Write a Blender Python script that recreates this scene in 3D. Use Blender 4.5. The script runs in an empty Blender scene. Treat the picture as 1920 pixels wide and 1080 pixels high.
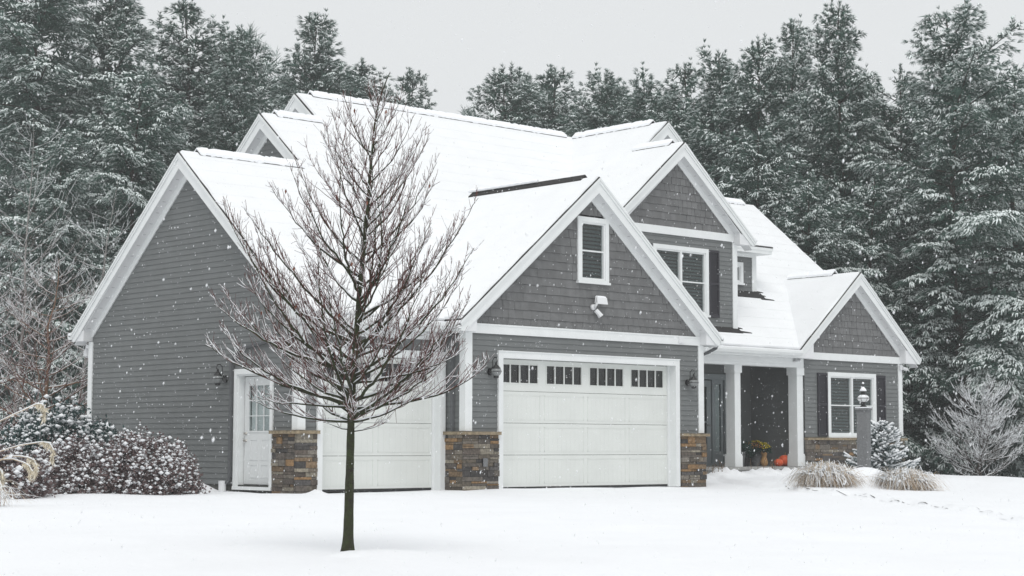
import bpy, math, random
import numpy as np
from mathutils import Vector, Matrix
S = bpy.context.scene
COL = S.collection
R = math.radians

# ------------------------------------------------------------------ camera
cam = bpy.data.cameras.new('camera'); co = bpy.data.objects.new('camera', cam); COL.objects.link(co); S.camera = co
YAW, PITCH, ROLL = -0.74077, 0.087309, 0.001789
CAM = Vector((-22.3172, -25.6988, 0.8415))
cy, sy, cp, sp = math.cos(YAW), math.sin(YAW), math.cos(PITCH), math.sin(PITCH)
fwd = Vector((-sy*cp, cy*cp, sp)); rgt = Vector((cy, sy, 0)); upv = rgt.cross(fwd)
r2 = rgt*math.cos(ROLL) + upv*math.sin(ROLL); u2 = -rgt*math.sin(ROLL) + upv*math.cos(ROLL)
M = Matrix((r2, u2, -fwd)).transposed().to_4x4(); M.translation = CAM
co.matrix_world = M
cam.sensor_width = 36.0; cam.lens = 3382.17/1920*36; cam.clip_start = 0.1; cam.clip_end = 2000
cam.dof.use_dof = True; cam.dof.focus_distance = 27; cam.dof.aperture_fstop = 8

# ------------------------------------------------------------------ light
S.view_settings.view_transform = 'Standard'; S.view_settings.look = 'None'
S.cycles.volume_bounces = 2; S.cycles.max_bounces = 8
S.view_settings.exposure = 0.13; S.view_settings.gamma = 1.0; S.view_settings.use_curve_mapping = False
SUN_EL, SUN_AZ = R(54), R(218)          # azimuth from +Y clockwise
w = bpy.data.worlds.new('World'); S.world = w; w.use_nodes = True
nt = w.node_tree; nt.nodes.clear()
o_ = nt.nodes.new('ShaderNodeOutputWorld'); bg = nt.nodes.new('ShaderNodeBackground')
sky = nt.nodes.new('ShaderNodeTexSky'); sky.sky_type = 'NISHITA'; sky.sun_disc = False
sky.sun_elevation = SUN_EL; sky.sun_rotation = SUN_AZ; sky.air_density = 1.0; sky.dust_density = 4.0
hs = nt.nodes.new('ShaderNodeHueSaturation'); hs.inputs['Saturation'].default_value = 0.35
mx = nt.nodes.new('ShaderNodeMixRGB'); mx.inputs[0].default_value = 0.90; mx.inputs[2].default_value = (7.75, 7.95, 8.05, 1)
nt.links.new(sky.outputs[0], hs.inputs['Color']); nt.links.new(hs.outputs[0], mx.inputs[1])
nt.links.new(mx.outputs[0], bg.inputs[0]); bg.inputs[1].default_value = 0.097
nt.links.new(bg.outputs[0], o_.inputs[0])
sl = bpy.data.lights.new('sun', 'SUN'); so = bpy.data.objects.new('sun', sl); COL.objects.link(so)
sl.energy = 1.05; sl.angle = R(35); sl.color = (1.0, 0.98, 0.95)
sd = Vector((math.sin(SUN_AZ)*math.cos(SUN_EL), math.cos(SUN_AZ)*math.cos(SUN_EL), math.sin(SUN_EL)))
so.rotation_euler = sd.to_track_quat('Z', 'Y').to_euler(); so.location = (0, -30, 40)

# ------------------------------------------------------------------ materials
MATS = {}
def mat(name, col, rough=0.7, noise=0.0, nscale=5.0, bump=0.0, bscale=40.0, attr=False, metal=0.0, spec=0.3, wave=None, ndetail=4.0, col2=None):
    m = bpy.data.materials.new(name); m.use_nodes = True; n = m.node_tree; b = n.nodes['Principled BSDF']
    b.inputs['Base Color'].default_value = (*col, 1); b.inputs['Roughness'].default_value = rough
    b.inputs['Metallic'].default_value = metal; b.inputs['Specular IOR Level'].default_value = spec
    tc = n.nodes.new('ShaderNodeTexCoord')
    src = None
    if attr:
        a = n.nodes.new('ShaderNodeAttribute'); a.attribute_name = 'col'; src = a.outputs['Color']
    if noise > 0:
        t = n.nodes.new('ShaderNodeTexNoise'); t.inputs['Scale'].default_value = nscale; t.inputs['Detail'].default_value = ndetail
        n.links.new(tc.outputs['Object'], t.inputs['Vector'])
        mr = n.nodes.new('ShaderNodeMapRange'); mr.inputs['From Min'].default_value = 0.3; mr.inputs['From Max'].default_value = 0.7
        if col2 is not None:
            mr.inputs['To Min'].default_value = 0; mr.inputs['To Max'].default_value = noise
            mm = n.nodes.new('ShaderNodeMixRGB'); n.links.new(t.outputs['Fac'], mr.inputs['Value']); n.links.new(mr.outputs[0], mm.inputs[0])
            mm.inputs[1].default_value = (*col, 1); mm.inputs[2].default_value = (*col2, 1)
            if src: n.links.new(src, mm.inputs[1])
            src = mm.outputs[0]
        else:
            mr.inputs['To Min'].default_value = 1-noise; mr.inputs['To Max'].default_value = 1+noise
            mm = n.nodes.new('ShaderNodeMixRGB'); mm.blend_type = 'MULTIPLY'; mm.inputs[0].default_value = 1
            n.links.new(t.outputs['Fac'], mr.inputs['Value']); n.links.new(mr.outputs[0], mm.inputs[2])
            mm.inputs[1].default_value = (*col, 1)
            if src: n.links.new(src, mm.inputs[1])
            src = mm.outputs[0]
    if src: n.links.new(src, b.inputs['Base Color'])
    h = None
    if bump > 0:
        t2 = n.nodes.new('ShaderNodeTexNoise'); t2.inputs['Scale'].default_value = bscale; t2.inputs['Detail'].default_value = 5
        n.links.new(tc.outputs['Object'], t2.inputs['Vector']); h = t2.outputs['Fac']
        bp = n.nodes.new('ShaderNodeBump'); bp.inputs['Strength'].default_value = 1.0; bp.inputs['Distance'].default_value = bump
        n.links.new(h, bp.inputs['Height']); n.links.new(bp.outputs[0], b.inputs['Normal'])
        if wave:
            wv = n.nodes.new('ShaderNodeTexWave'); wv.wave_profile = 'SAW'; wv.bands_direction = wave[0]; wv.inputs['Scale'].default_value = wave[1]
            wv.inputs['Distortion'].default_value = 0.5; wv.inputs['Detail'].default_value = 1; wv.inputs['Detail Scale'].default_value = 0.6
            n.links.new(tc.outputs['Object'], wv.inputs['Vector'])
            bp2 = n.nodes.new('ShaderNodeBump'); bp2.inputs['Strength'].default_value = 1.0; bp2.inputs['Distance'].default_value = wave[2]
            n.links.new(wv.outputs['Fac'], bp2.inputs['Height']); n.links.new(bp.outputs[0], bp2.inputs['Normal']); n.links.new(bp2.outputs[0], b.inputs['Normal'])
    MATS[name] = m
    return m
mat('siding', (0.156, 0.165, 0.165), 0.75, 0.06, 3.0, 0.0008, 60)
mat('shingle_siding', (0.168, 0.170, 0.174), 0.85, 0.10, 6.0, 0.002, 90, attr=True)
mat('white_trim', (0.74, 0.76, 0.76), 0.5, 0.03, 4.0, 0.0004, 30)
mat('soffit_white', (0.72, 0.73, 0.74), 0.6, 0.02, 3.0)
mat('soffit_joint', (0.38, 0.39, 0.40), 0.7)
mat('garage_white', (0.68, 0.70, 0.675), 0.5, 0.03, 2.0, 0.0005, 120)
mat('door_white', (0.70, 0.72, 0.72), 0.45, 0.02, 3.0)
mat('shingle_dark', (0.035, 0.034, 0.034), 0.95, 0.4, 60, 0.004, 120)
mat('snow', (0.90, 0.915, 0.94), 0.75, 0.015, 1.2, 0.012, 9.0, spec=0.2)
mat('roof_snow', (0.85, 0.865, 0.88), 0.75, 0.02, 2.0, 0.006, 14.0, spec=0.2, wave=('Z', 1.18, 0.030))
mat('stone', (0.2, 0.18, 0.15), 0.9, 0.35, 22.0, 0.012, 35, attr=True)
mat('cap_stone', (0.27, 0.22, 0.15), 0.9, 0.35, 12.0, 0.008, 30)
mat('concrete', (0.33, 0.33, 0.32), 0.9, 0.2, 10, 0.003, 40)
mat('foundation', (0.07, 0.07, 0.065), 0.95, 0.4, 8, 0.004, 40)
mat('edge_shadow', (0.20, 0.20, 0.20), 0.95, 0.3, 10)  # gray that paints the shadow along the driveway's snow edge
mat('granite', (0.17, 0.175, 0.18), 0.85, 0.35, 55, 0.004, 60)
mat('shutter', (0.028, 0.027, 0.034), 0.5, 0.1, 8)
mat('black_metal', (0.012, 0.012, 0.013), 0.35, metal=0.0, spec=0.5)
mat('downspout_gray', (0.10, 0.105, 0.11), 0.5)
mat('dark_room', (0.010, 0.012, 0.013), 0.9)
mat('blind', (0.075, 0.10, 0.10), 0.7)
mat('door_gray', (0.27, 0.30, 0.31), 0.5, 0.05, 4)
mat('nickel', (0.45, 0.43, 0.40), 0.3, metal=0.9)
mat('bark_young', (0.030, 0.025, 0.020), 0.95, 0.6, 16, 0.02, 60, col2=(0.05, 0.075, 0.022))
mat('twig_red', (0.100, 0.040, 0.035), 0.8, 0.3, 12)
mat('bark', (0.055, 0.045, 0.038), 0.95, 0.4, 8, 0.01, 20)
mat('bark_birch', (0.16, 0.085, 0.05), 0.9, 0.6, 14, 0.01, 20, col2=(0.30, 0.22, 0.17))
mat('bark_pale', (0.24, 0.23, 0.22), 0.9, 0.4, 10)
mat('needles', (0.066, 0.118, 0.096), 0.8, 0.30, 0.9)
mat('needles_blue', (0.032, 0.066, 0.064), 0.8, 0.3, 6)
mat('leaf_brown', (0.14, 0.10, 0.098), 0.85, 0.4, 9)
mat('leaf_green', (0.030, 0.060, 0.048), 0.8, 0.4, 7)
mat('tuft_snow', (0.84, 0.86, 0.88), 0.9, spec=0.1)
mat('pine_snow', (0.78, 0.84, 0.83), 0.9, 0.2, 3.0, spec=0.1)
mat('grass_dry', (0.46, 0.37, 0.27), 0.85, 0.35, 6)
mat('grass_dark', (0.16, 0.10, 0.06), 0.9, 0.4, 6)
mat('plume', (0.68, 0.62, 0.50), 0.9, 0.2, 10)
mat('pumpkin', (0.62, 0.10, 0.035), 0.5, 0.15, 8)
mat('gourd', (0.42, 0.25, 0.11), 0.6, 0.3, 10)
mat('mum_yellow', (0.62, 0.48, 0.02), 0.7, 0.3, 30)
mat('mum_orange', (0.35, 0.15, 0.04), 0.7, 0.3, 30)
mat('planter', (0.14, 0.145, 0.15), 0.8, 0.2, 10)
mat('stem', (0.20, 0.16, 0.08), 0.8)
fm = mat('flake', (0.95, 0.96, 0.97), 0.9, spec=0.0); fn = fm.node_tree; tl_ = fn.nodes.new('ShaderNodeBsdfTranslucent'); tl_.inputs[0].default_value = (.97, .98, .99, 1); fx = fn.nodes.new('ShaderNodeMixShader')
fn.links.new(fn.nodes['Principled BSDF'].outputs[0], fx.inputs[1]); fn.links.new(tl_.outputs[0], fx.inputs[2]); fn.links.new(fx.outputs[0], fn.nodes['Material Output'].inputs[0])
mat('lamp_white', (0.72, 0.73, 0.74), 0.4)
mat('lamp_glass', (0.20, 0.21, 0.21), 0.15, spec=0.6)
mat('brown_leaf', (0.25, 0.10, 0.06), 0.8)
def glassmat():
    m = bpy.data.materials.new('window_glass'); m.use_nodes = True; n = m.node_tree; n.nodes.clear()
    o = n.nodes.new('ShaderNodeOutputMaterial'); mixn = n.nodes.new('ShaderNodeMixShader'); t = n.nodes.new('ShaderNodeBsdfTransparent')
    g = n.nodes.new('ShaderNodeBsdfGlossy'); fr = n.nodes.new('ShaderNodeFresnel'); fr.inputs[0].default_value = 1.5
    t.inputs[0].default_value = (0.83, 0.86, 0.86, 1); g.inputs['Roughness'].default_value = 0.03
    ge = n.nodes.new('ShaderNodeNewGeometry'); mr = n.nodes.new('ShaderNodeMapRange'); mr.inputs['To Min'].default_value = 1.5; mr.inputs['To Max'].default_value = 1/1.5
    n.links.new(ge.outputs['Backfacing'], mr.inputs['Value']); n.links.new(mr.outputs[0], fr.inputs[0])
    n.links.new(fr.outputs[0], mixn.inputs[0]); n.links.new(t.outputs[0], mixn.inputs[1]); n.links.new(g.outputs[0], mixn.inputs[2]); n.links.new(mixn.outputs[0], o.inputs[0])
    MATS['window_glass'] = m
glassmat()

# ------------------------------------------------------------------ mesh helpers
class MB:
    def __init__(s): s.v = []; s.f = []; s.m = []; s.c = []; s.cm = 0; s.cc = (1, 1, 1)
    def face(s, pts):
        b = len(s.v); s.v += [tuple(p) for p in pts]; s.f.append(tuple(range(b, b+len(pts)))); s.m.append(s.cm); s.c.append(s.cc)
    def prism(s, a, b_):          # two matching polygons
        n = len(a); k = len(s.v); s.v += [tuple(p) for p in a] + [tuple(p) for p in b_]
        fs = [tuple(range(k, k+n)), tuple(range(k+2*n-1, k+n-1, -1))] + [(k+i, k+(i+1) % n, k+n+(i+1) % n, k+n+i) for i in range(n)]
        for f in fs: s.f.append(f); s.m.append(s.cm); s.c.append(s.cc)
    def box(s, x0, x1, y0, y1, z0, z1):
        s.prism([(x0, y0, z0), (x1, y0, z0), (x1, y1, z0), (x0, y1, z0)], [(x0, y0, z1), (x1, y0, z1), (x1, y1, z1), (x0, y1, z1)])
    def tube(s, pts, rads, n=6, cap=True):
        pts = [Vector(p) for p in pts]; k = len(s.v); m = len(pts)
        up = Vector((0.13, 0.21, 0.97))
        for i, p in enumerate(pts):
            t = (pts[min(i+1, m-1)]-pts[max(i-1, 0)])
            t = t.normalized() if t.length > 1e-9 else Vector((0, 0, 1))
            a = t.cross(up)
            if a.length < 0.12: a = t.cross(Vector((1, 0.1, 0)))
            a.normalize(); b = t.cross(a); r = rads[i] if hasattr(rads, '__len__') else rads
            for j in range(n):
                an = 2*math.pi*j/n; s.v.append(tuple(p + a*(math.cos(an)*r) + b*(math.sin(an)*r)))
        for i in range(m-1):
            for j in range(n):
                s.f.append((k+i*n+j, k+i*n+(j+1) % n, k+(i+1)*n+(j+1) % n, k+(i+1)*n+j)); s.m.append(s.cm); s.c.append(s.cc)
        if cap and n > 2:
            s.f.append(tuple(k+j for j in range(n))[::-1]); s.m.append(s.cm); s.c.append(s.cc)
            s.f.append(tuple(k+(m-1)*n+j for j in range(n))); s.m.append(s.cm); s.c.append(s.cc)
    def lathe(s, prof, c=(0, 0, 0), n=20, mod=None):
        k = len(s.v); m = len(prof)
        for (r, z) in prof:
            for j in range(n):
                an = 2*math.pi*j/n; q = r*(mod(an) if mod else 1); s.v.append((c[0]+q*math.cos(an), c[1]+q*math.sin(an), c[2]+z))
        for i in range(m-1):
            for j in range(n):
                s.f.append((k+i*n+j, k+i*n+(j+1) % n, k+(i+1)*n+(j+1) % n, k+(i+1)*n+j)); s.m.append(s.cm); s.c.append(s.cc)
        s.f.append(tuple(k+j for j in range(n))[::-1]); s.m.append(s.cm); s.c.append(s.cc)
        s.f.append(tuple(k+(m-1)*n+j for j in range(n))); s.m.append(s.cm); s.c.append(s.cc)
    def build(s, name, mats, parent=None, smooth=False, colors=False, bevel=0):
        me = bpy.data.meshes.new(name); me.from_pydata(s.v, [], s.f)
        if isinstance(mats, str): mats = [mats]
        for x in mats: me.materials.append(MATS[x])
        if len(mats) > 1: me.polygons.foreach_set('material_index', s.m)
        if colors:
            a = me.attributes.new('col', 'FLOAT_COLOR', 'FACE'); buf = np.ones((len(s.f), 4), 'f'); buf[:, :3] = np.array(s.c, 'f'); a.data.foreach_set('color', buf.ravel())
        if smooth: me.polygons.foreach_set('use_smooth', [True]*len(s.f))
        me.update()
        o = bpy.data.objects.new(name, me); COL.objects.link(o)
        if parent is not None: o.parent = parent
        if bevel: bv = o.modifiers.new('b', 'BEVEL'); bv.width = bevel; bv.segments = 2; bv.limit_method = 'ANGLE'
        return o
def npmesh(name, V, F, mats, MI=None, parent=None, smooth=False):
    """V (n,3); F (m,k) faces of equal size"""
    me = bpy.data.meshes.new(name); V = np.asarray(V, 'f'); F = np.asarray(F, 'i'); m, k = F.shape
    me.vertices.add(len(V)); me.vertices.foreach_set('co', V.ravel()); me.loops.add(m*k); me.loops.foreach_set('vertex_index', F.ravel())
    me.polygons.add(m); me.polygons.foreach_set('loop_start', np.arange(0, m*k, k, dtype='i')); me.polygons.foreach_set('loop_total', np.full(m, k, 'i'))
    for x in mats: me.materials.append(MATS[x])
    if MI is not None: me.polygons.foreach_set('material_index', np.asarray(MI, 'i'))
    if smooth: me.polygons.foreach_set('use_smooth', np.ones(m, bool))
    me.update(calc_edges=True)
    o = bpy.data.objects.new(name, me); COL.objects.link(o)
    if parent is not None: o.parent = parent
    return o
def thing(name, label, cat, loc=(0, 0, 0), group=None, rz=0, sc=1):
    o = bpy.data.objects.new(name, None); COL.objects.link(o); o.location = loc; o.rotation_euler = (0, 0, rz); o.scale = (sc, sc, sc)
    o.empty_display_size = 0.2
    o['label'] = label; o['category'] = cat
    if group: o['group'] = group
    return o
class Fr:                         # wall frame: s along, d outwards, z up
    def __init__(s, O, Sv, N): s.O = Vector(O); s.S = Vector(Sv); s.N = Vector(N)
    def __call__(s, a, d, z): return s.O + s.S*a + s.N*d + Vector((0, 0, z))
    def box(s, mb, s0, s1, d0, d1, z0, z1):
        mb.prism([s(s0, d0, z0), s(s1, d0, z0), s(s1, d1, z0), s(s0, d1, z0)], [s(s0, d0, z1), s(s1, d0, z1), s(s1, d1, z1), s(s0, d1, z1)])
    def poly(s, mb, pts, d0, d1):
        mb.prism([s(a, d0, z) for a, z in pts], [s(a, d1, z) for a, z in pts])

# ------------------------------------------------------------------ ground
edge_pts = [(7.2, -1.2), (6.6, -2.2), (5.85, -3.3), (4.99, -5.44), (3.28, -8.22), (0.63, -11.47), (-6, -18.5)]
def sstep(a, b, x):
    t = np.clip((x-a)/(b-a), 0, 1); return t*t*(3-2*t)
def ground(X, Y):
    X = np.asarray(X, float); Y = np.asarray(Y, float)
    z = -0.022*np.clip(-Y-0.4, 0, 60)
    # bed right of the driveway
    dmin = np.full(X.shape, 1e9); side = np.zeros(X.shape)
    for (ax, ay), (bx, by) in zip(edge_pts[:-1], edge_pts[1:]):
        dx, dy = bx-ax, by-ay; L = dx*dx+dy*dy; t = np.clip(((X-ax)*dx+(Y-ay)*dy)/L, 0, 1)
        d = np.hypot(X-ax-t*dx, Y-ay-t*dy); cr = dx*(Y-ay)-dy*(X-ax)
        m = d < dmin; dmin = np.where(m, d, dmin); side = np.where(m, np.sign(cr), side)
    sd_ = dmin*side
    jag = 0.05*np.sin(X*5.1+Y*3)+0.04*np.sin(X*11-Y*7)
    z = z + 0.085*sstep(-0.07, 0.07, sd_+jag)*sstep(-30, -4, Y)*(Y < 2.2)
    z = z + 0.20*np.exp(-(((X-8.3)/1.5)**2+((Y+2.6)/1.1)**2))
    z = z + 0.34*np.exp(-(((X-7.65)/0.75)**2+((Y+3.55)/0.62)**2))
    z = z + 0.10*sstep(7, 12, X)*np.exp(-((Y+2)/6)**2)
    z = z + 0.15*np.exp(-((Y-1.55-.1*np.sin(X*3))/0.42)**2)*sstep(6.75, 7.2, X)*(1-sstep(12.2, 13.2, X))*(1+0.22*np.sin(X*4.3)+0.25*np.sin(X*9.1+1+2*Y)+.25*np.sin(X*17+Y*9)+.2*np.sin(X*29-Y*14))   # snow over the low plants by the porch
    z = z - 1.4*sstep(13, 24, X + 0.35*(Y-2))*sstep(-14, -2, Y)
    z = z + 0.10*np.exp(-((X+3.6)/0.5)**2)*sstep(2.9, 3.6, Y)*(1+0.3*np.sin(Y*4))*(1-sstep(8, 10, Y))
    z = z + 0.010*np.sin(X*1.7-2.3*Y+1.2*np.sin(X*.8))*np.sin(Y*1.1+X*.4) + 0.016*np.sin(X*0.9+0.7*Y)+0.010*np.sin(X*0.37-Y*1.3+1)+0.006*np.sin(2.7*X+1.1*Y)
    z = z + 0.09*np.exp(-(((X+3.35)/0.16)**2+((Y-0.1)/0.12)**2))
    # tree well
    z = z + 0.05*np.exp(-(((X+11.2)/0.45)**2+((Y+11.6)/0.45)**2))
    return z
def axis(lo, hi, flo, fhi, step):
    a = list(np.arange(flo, fhi, step)); s = step; x = flo
    while x > lo: s *= 1.25; x -= s; a.insert(0, x)
    s = step; x = a[-1]
    while x < hi: s *= 1.25; x += s; a.append(x)
    return np.array(a)
gx = axis(-90, 130, -14.5, 21, 0.11); gy = axis(-60, 130, -16.5, 5.5, 0.11)
GX, GY = np.meshgrid(gx, gy); GZ = ground(GX, GY)
nx_, ny_ = len(gx), len(gy); idx = np.arange(nx_*ny_).reshape(ny_, nx_)
F_ = np.stack([idx[:-1, :-1], idx[:-1, 1:], idx[1:, 1:], idx[1:, :-1]], -1).reshape(-1, 4)
g = npmesh('snow_ground', np.stack([GX, GY, GZ], -1).reshape(-1, 3), F_, ['snow'], smooth=True); g['kind'] = 'structure'
m_edge = None
def gz(x, y): return float(ground(np.array([x]), np.array([y]))[0])

# thin dark strips painting in the shadow line of the driveway's snow edge
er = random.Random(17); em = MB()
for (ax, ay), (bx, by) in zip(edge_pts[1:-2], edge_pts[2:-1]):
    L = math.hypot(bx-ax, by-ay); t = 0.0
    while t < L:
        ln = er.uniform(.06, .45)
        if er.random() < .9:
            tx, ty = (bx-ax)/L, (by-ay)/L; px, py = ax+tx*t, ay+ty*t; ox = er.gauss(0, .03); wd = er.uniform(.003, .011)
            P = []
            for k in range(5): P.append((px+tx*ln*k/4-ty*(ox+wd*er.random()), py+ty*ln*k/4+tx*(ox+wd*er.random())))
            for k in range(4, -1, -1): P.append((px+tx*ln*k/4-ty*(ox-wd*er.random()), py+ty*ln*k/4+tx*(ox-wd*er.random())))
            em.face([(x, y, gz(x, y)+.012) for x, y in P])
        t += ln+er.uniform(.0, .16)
ed_ = em.build('driveway_edge_shadow', 'edge_shadow'); ed_['kind'] = 'structure'

# ------------------------------------------------------------------ house
K = 0.833
rnd = random.Random(7)
house = thing('house', 'large gray clapboard house with white trim, stone piers and snow covered gabled roofs', 'house', (3, 4, 0))
HO = Vector((3, 4, 0))
def hp(o):                        # parts are modelled in world coordinates
    o.parent = house; o.matrix_parent_inverse = Matrix.Translation(-HO); return o
def sub(o, par):
    o.parent = par; return o
def part(mb, name, mats, **k):
    return hp(mb.build(name, mats, **k))

def holes_cut(s0, s1, zc, holes):
    iv = [(s0, s1)]
    for (a, b, z0, z1) in holes:
        if z0 <= zc <= z1:
            nv = []
            for (p, q) in iv:
                if b <= p or a >= q: nv.append((p, q)); continue
                if a > p: nv.append((p, a))
                if b < q: nv.append((b, q))
            iv = nv
    return iv
def clap(mb, fr, lo, hi, z0, z1, holes=(), e=0.105):
    """clapboards; lo(z), hi(z) give the wall's extent at height z"""
    n = int(round((z1-z0)/e)); 
    for i in range(n+1):
        a = z0+i*e; b = min(a+e, z1)
        if b-a < 0.01: break
        la, ha, lb, hb = lo(a), hi(a), lo(b), hi(b)
        if ha-la < 0.02: break
        if hb < lb: lb = hb = (lb+hb)/2
        for (p, q) in holes_cut(la, ha, (a+b)/2, holes):
            pb = lb if abs(p-la) < 1e-6 else p; qb = hb if abs(q-ha) < 1e-6 else q
            mb.face([fr(p, 0.018, a), fr(q, 0.018, a), fr(qb, 0.004, b), fr(pb, 0.004, b)])
            mb.face([fr(p, 0.0, a), fr(q, 0.0, a), fr(q, 0.018, a), fr(p, 0.018, a)])
def shingles(mb, fr, lo, hi, z0, z1, holes=(), e=0.168):
    i = 0; a = z0
    while a < z1-0.02:
        b = a+e; s = lo(a)-rnd.random()*0.15
        while s < hi(a):
            wd = rnd.choice([0.12, 0.15, 0.18, 0.2])*rnd.uniform(.92, 1.08); t = s+wd-0.005
            if (t > lo(a)) and not any(ha < (s+t)/2 < hb and hz0 < (a+b)/2 < hz1 for ha, hb, hz0, hz1 in holes):
                p, q = max(s, lo(a)), min(t, hi(a)); dz = rnd.uniform(-.004, .004); dd = rnd.uniform(0, .004)
                pb, qb = max(p, lo(min(b, z1))), min(q, hi(min(b, z1)))
                if q-p > 0.01:
                    if qb < pb: pb = qb = (pb+qb)/2
                    v = rnd.uniform(.88, 1.08); mb.cc = (0.157*v, 0.159*v, 0.160*v)
                    mb.face([fr(p, .022+dd, a+dz), fr(q, .022+dd, a+dz), fr(qb, .006+dd, b), fr(pb, .006+dd, b)])
                    mb.cc = (0.10, 0.10, 0.10); mb.face([fr(p, 0.0, a+dz), fr(q, 0.0, a+dz), fr(q, .022+dd, a+dz), fr(p, .022+dd, a+dz)])
            s += wd
        a += e
def backing(mb, fr, pts, d=-0.004):
    mb.face([fr(a, d, z) for a, z in pts])

STONES = [(0.10, 0.085, 0.07), (0.13, 0.115, 0.10), (0.085, 0.08, 0.078), (0.17, 0.15, 0.125), (0.115, 0.10, 0.088), (0.14, 0.12, 0.095),
          (0.20, 0.18, 0.155), (0.23, 0.145, 0.075), (0.19, 0.135, 0.085), (0.07, 0.066, 0.064), (0.25, 0.225, 0.18), (0.12, 0.10, 0.085)]
def stonework(mb, fr, s0, s1, z0, z1, d0=0.0, thick=0.07):
    z = z0
    while z < z1-0.01:
        h = rnd.choice([0.05, 0.07, 0.085, 0.10, 0.12]); 
        if z1-z-h < 0.04: h = z1-z
        s = s0
        while s < s1-0.005:
            L = rnd.uniform(0.13, 0.46)
            if s1-s-L < 0.08: L = s1-s
            c = rnd.choice(STONES); v = rnd.uniform(.75, 1.15); mb.cc = tuple(x*v for x in c)
            d = d0+thick+rnd.uniform(-.022, .016); gp = 0.003
            if h > .08 and rnd.random() < .35:
                hh = h*rnd.uniform(.4, .6); fr.box(mb, s+gp, s+L-gp, d0, d, z+gp, z+hh-gp); v = rnd.uniform(.7, 1.15); mb.cc = tuple(x*v for x in rnd.choice(STONES)); fr.box(mb, s+gp, s+L-gp, d0, d+rnd.uniform(-.015, .01), z+hh+gp, z+h-gp)
            else: fr.box(mb, s+gp, s+L-gp, d0, d, z+gp, z+h-gp)
            s += L
        z += h
    mb.cc = (0.03, 0.028, 0.026); fr.box(mb, s0+.004, s1-.004, d0-.02, d0+thick-.03, z0, z1-.004)

def snow_poly(mb, pts, thick=0.045, inset=0.02, jit=0.012, step=0.25):
    """snow slab on a planar roof polygon (top surface corner points, counter-clockwise seen from above)"""
    P = [Vector(p) for p in pts]; n = len(P); c = sum(P, Vector())/n
    nrm = Vector()
    for i in range(n): nrm += P[i].cross(P[(i+1) % n])
    nrm.normalize()
    if nrm.z < 0: nrm = -nrm; P = P[::-1]
    Q = []
    for i in range(n):
        a, b = P[i], P[(i+1) % n]; t = (b-a); L = t.length; t.normalize(); side = nrm.cross(t)
        m = max(1, int(L/step))
        for k in range(m): Q.append(a + t*(L*k/m) + side*(inset+rnd.uniform(-jit, jit)*(1 if k else 0)) + (t*inset if k == 0 else Vector()))
    lo = [q+nrm*0.002 for q in Q]; hi = []
    for i, q in enumerate(Q):
        hi.append(q + nrm*(thick*rnd.uniform(.8, 1.1)))
    cen = [q + (c-q).normalized()*0.03 + nrm*(thick) for q in Q]
    mb.prism(lo, cen)
def slab(mb, pts, th=0.035):
    P = [Vector(p) for p in pts]; mb.prism([p-Vector((0, 0, th)) for p in P], P)

# ---- roof planes.  P1: front slope of the main block
def z1(y): return 3.17+K*(y-0.22)
def z2(y): return 3.17+K*(y-1.93)
def zD(x): return 6.26-K*abs(x-3.336)
def zE(x): return 7.88-K*abs(x-8.61)
def zF(x): return 8.65-K*abs(x-9.49)
def zH(x): return 5.25-K*abs(x-14.95)
Y1, Y2, Y3 = 4.253, 5.874, 6.80
sh = MB(); sn = MB()
def plane(pts, zf, snow=True, **k):
    q = [(x, y, zf(x, y)) for x, y in pts]
    slab(sh, q)
    if snow: snow_poly(sn, q, **k)
plane([(-3.71, .22), (6.62, .22), (6.62, 2.75), (8.6, 2.75), (8.6, 5.2), (9.49, 5.9), (9.49, Y3), (.84, Y3), (.84, Y2), (-.72, Y2), (-.72, Y1), (-3.71, Y1)], lambda x, y: z1(y))
plane([(-3.71, Y1), (-.42, Y1), (-.42, 8.26), (-3.71, 8.26)], lambda x, y: z1(Y1)-K*(y-Y1))
plane([(-.72, Y2), (1.14, Y2), (1.14, 11.5), (-.72, 11.5)], lambda x, y: z1(Y2)-K*(y-Y2))
plane([(.84, Y3), (9.49, Y3), (9.49, 13.4), (.84, 13.4)], lambda x, y: z1(Y3)-K*(y-Y3))
# D gable
plane([(-.33, -.26), (3.336, -.26), (3.336, 4.0), (-.33, .3)], lambda x, y: zD(x))
plane([(3.336, -.26), (7.0, -.26), (7.0, 2.4), (6.5, 2.5), (3.336, 4.0)], lambda x, y: zD(x))
# E gable and F
plane([(6.11, 2.19), (8.61, 2.19), (8.61, 3.5), (9.49, 3.5), (9.49, 6.9), (6.11, 3.4)], lambda x, y: zE(x) if x <= 8.61 else zF(x))
plane([(8.61, 2.19), (11.11, 2.19), (11.11, 3.76), (8.61, 3.76)], lambda x, y: zE(x))
plane([(9.49, 3.5), (12.3, 3.5), (12.3, 9.2), (9.49, 9.2)], lambda x, y: zF(x))
# low shed over the small dormer
plane([(10.75, 3.38), (13.24, 3.38), (13.24, 5.9), (10.75, 5.9)], lambda x, y: 5.87+.18*(y-3.38))
# right hand block above the porch
plane([(6.7, 1.93), (12.45, 1.93), (14.9, 4.35), (17.2, 4.0), (17.2, 7.34), (10.5, 7.34), (10.5, 3.8), (6.7, 2.46)] , lambda x, y: z2(y))
plane([(10.5, 7.34), (17.2, 7.34), (17.2, 12.7), (10.5, 12.7)], lambda x, y: z2(7.34)-K*(y-7.34))
plane([(12.42, 1.94), (14.95, 1.94), (14.95, 4.5), (12.42, 1.99)], lambda x, y: zH(x))
plane([(14.95, 1.94), (17.46, 1.94), (17.46, 4.6), (14.95, 4.6)], lambda x, y: zH(x))
part(sh, 'roof', 'shingle_dark')
o = part(sn, 'roof_snow', 'roof_snow')

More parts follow.
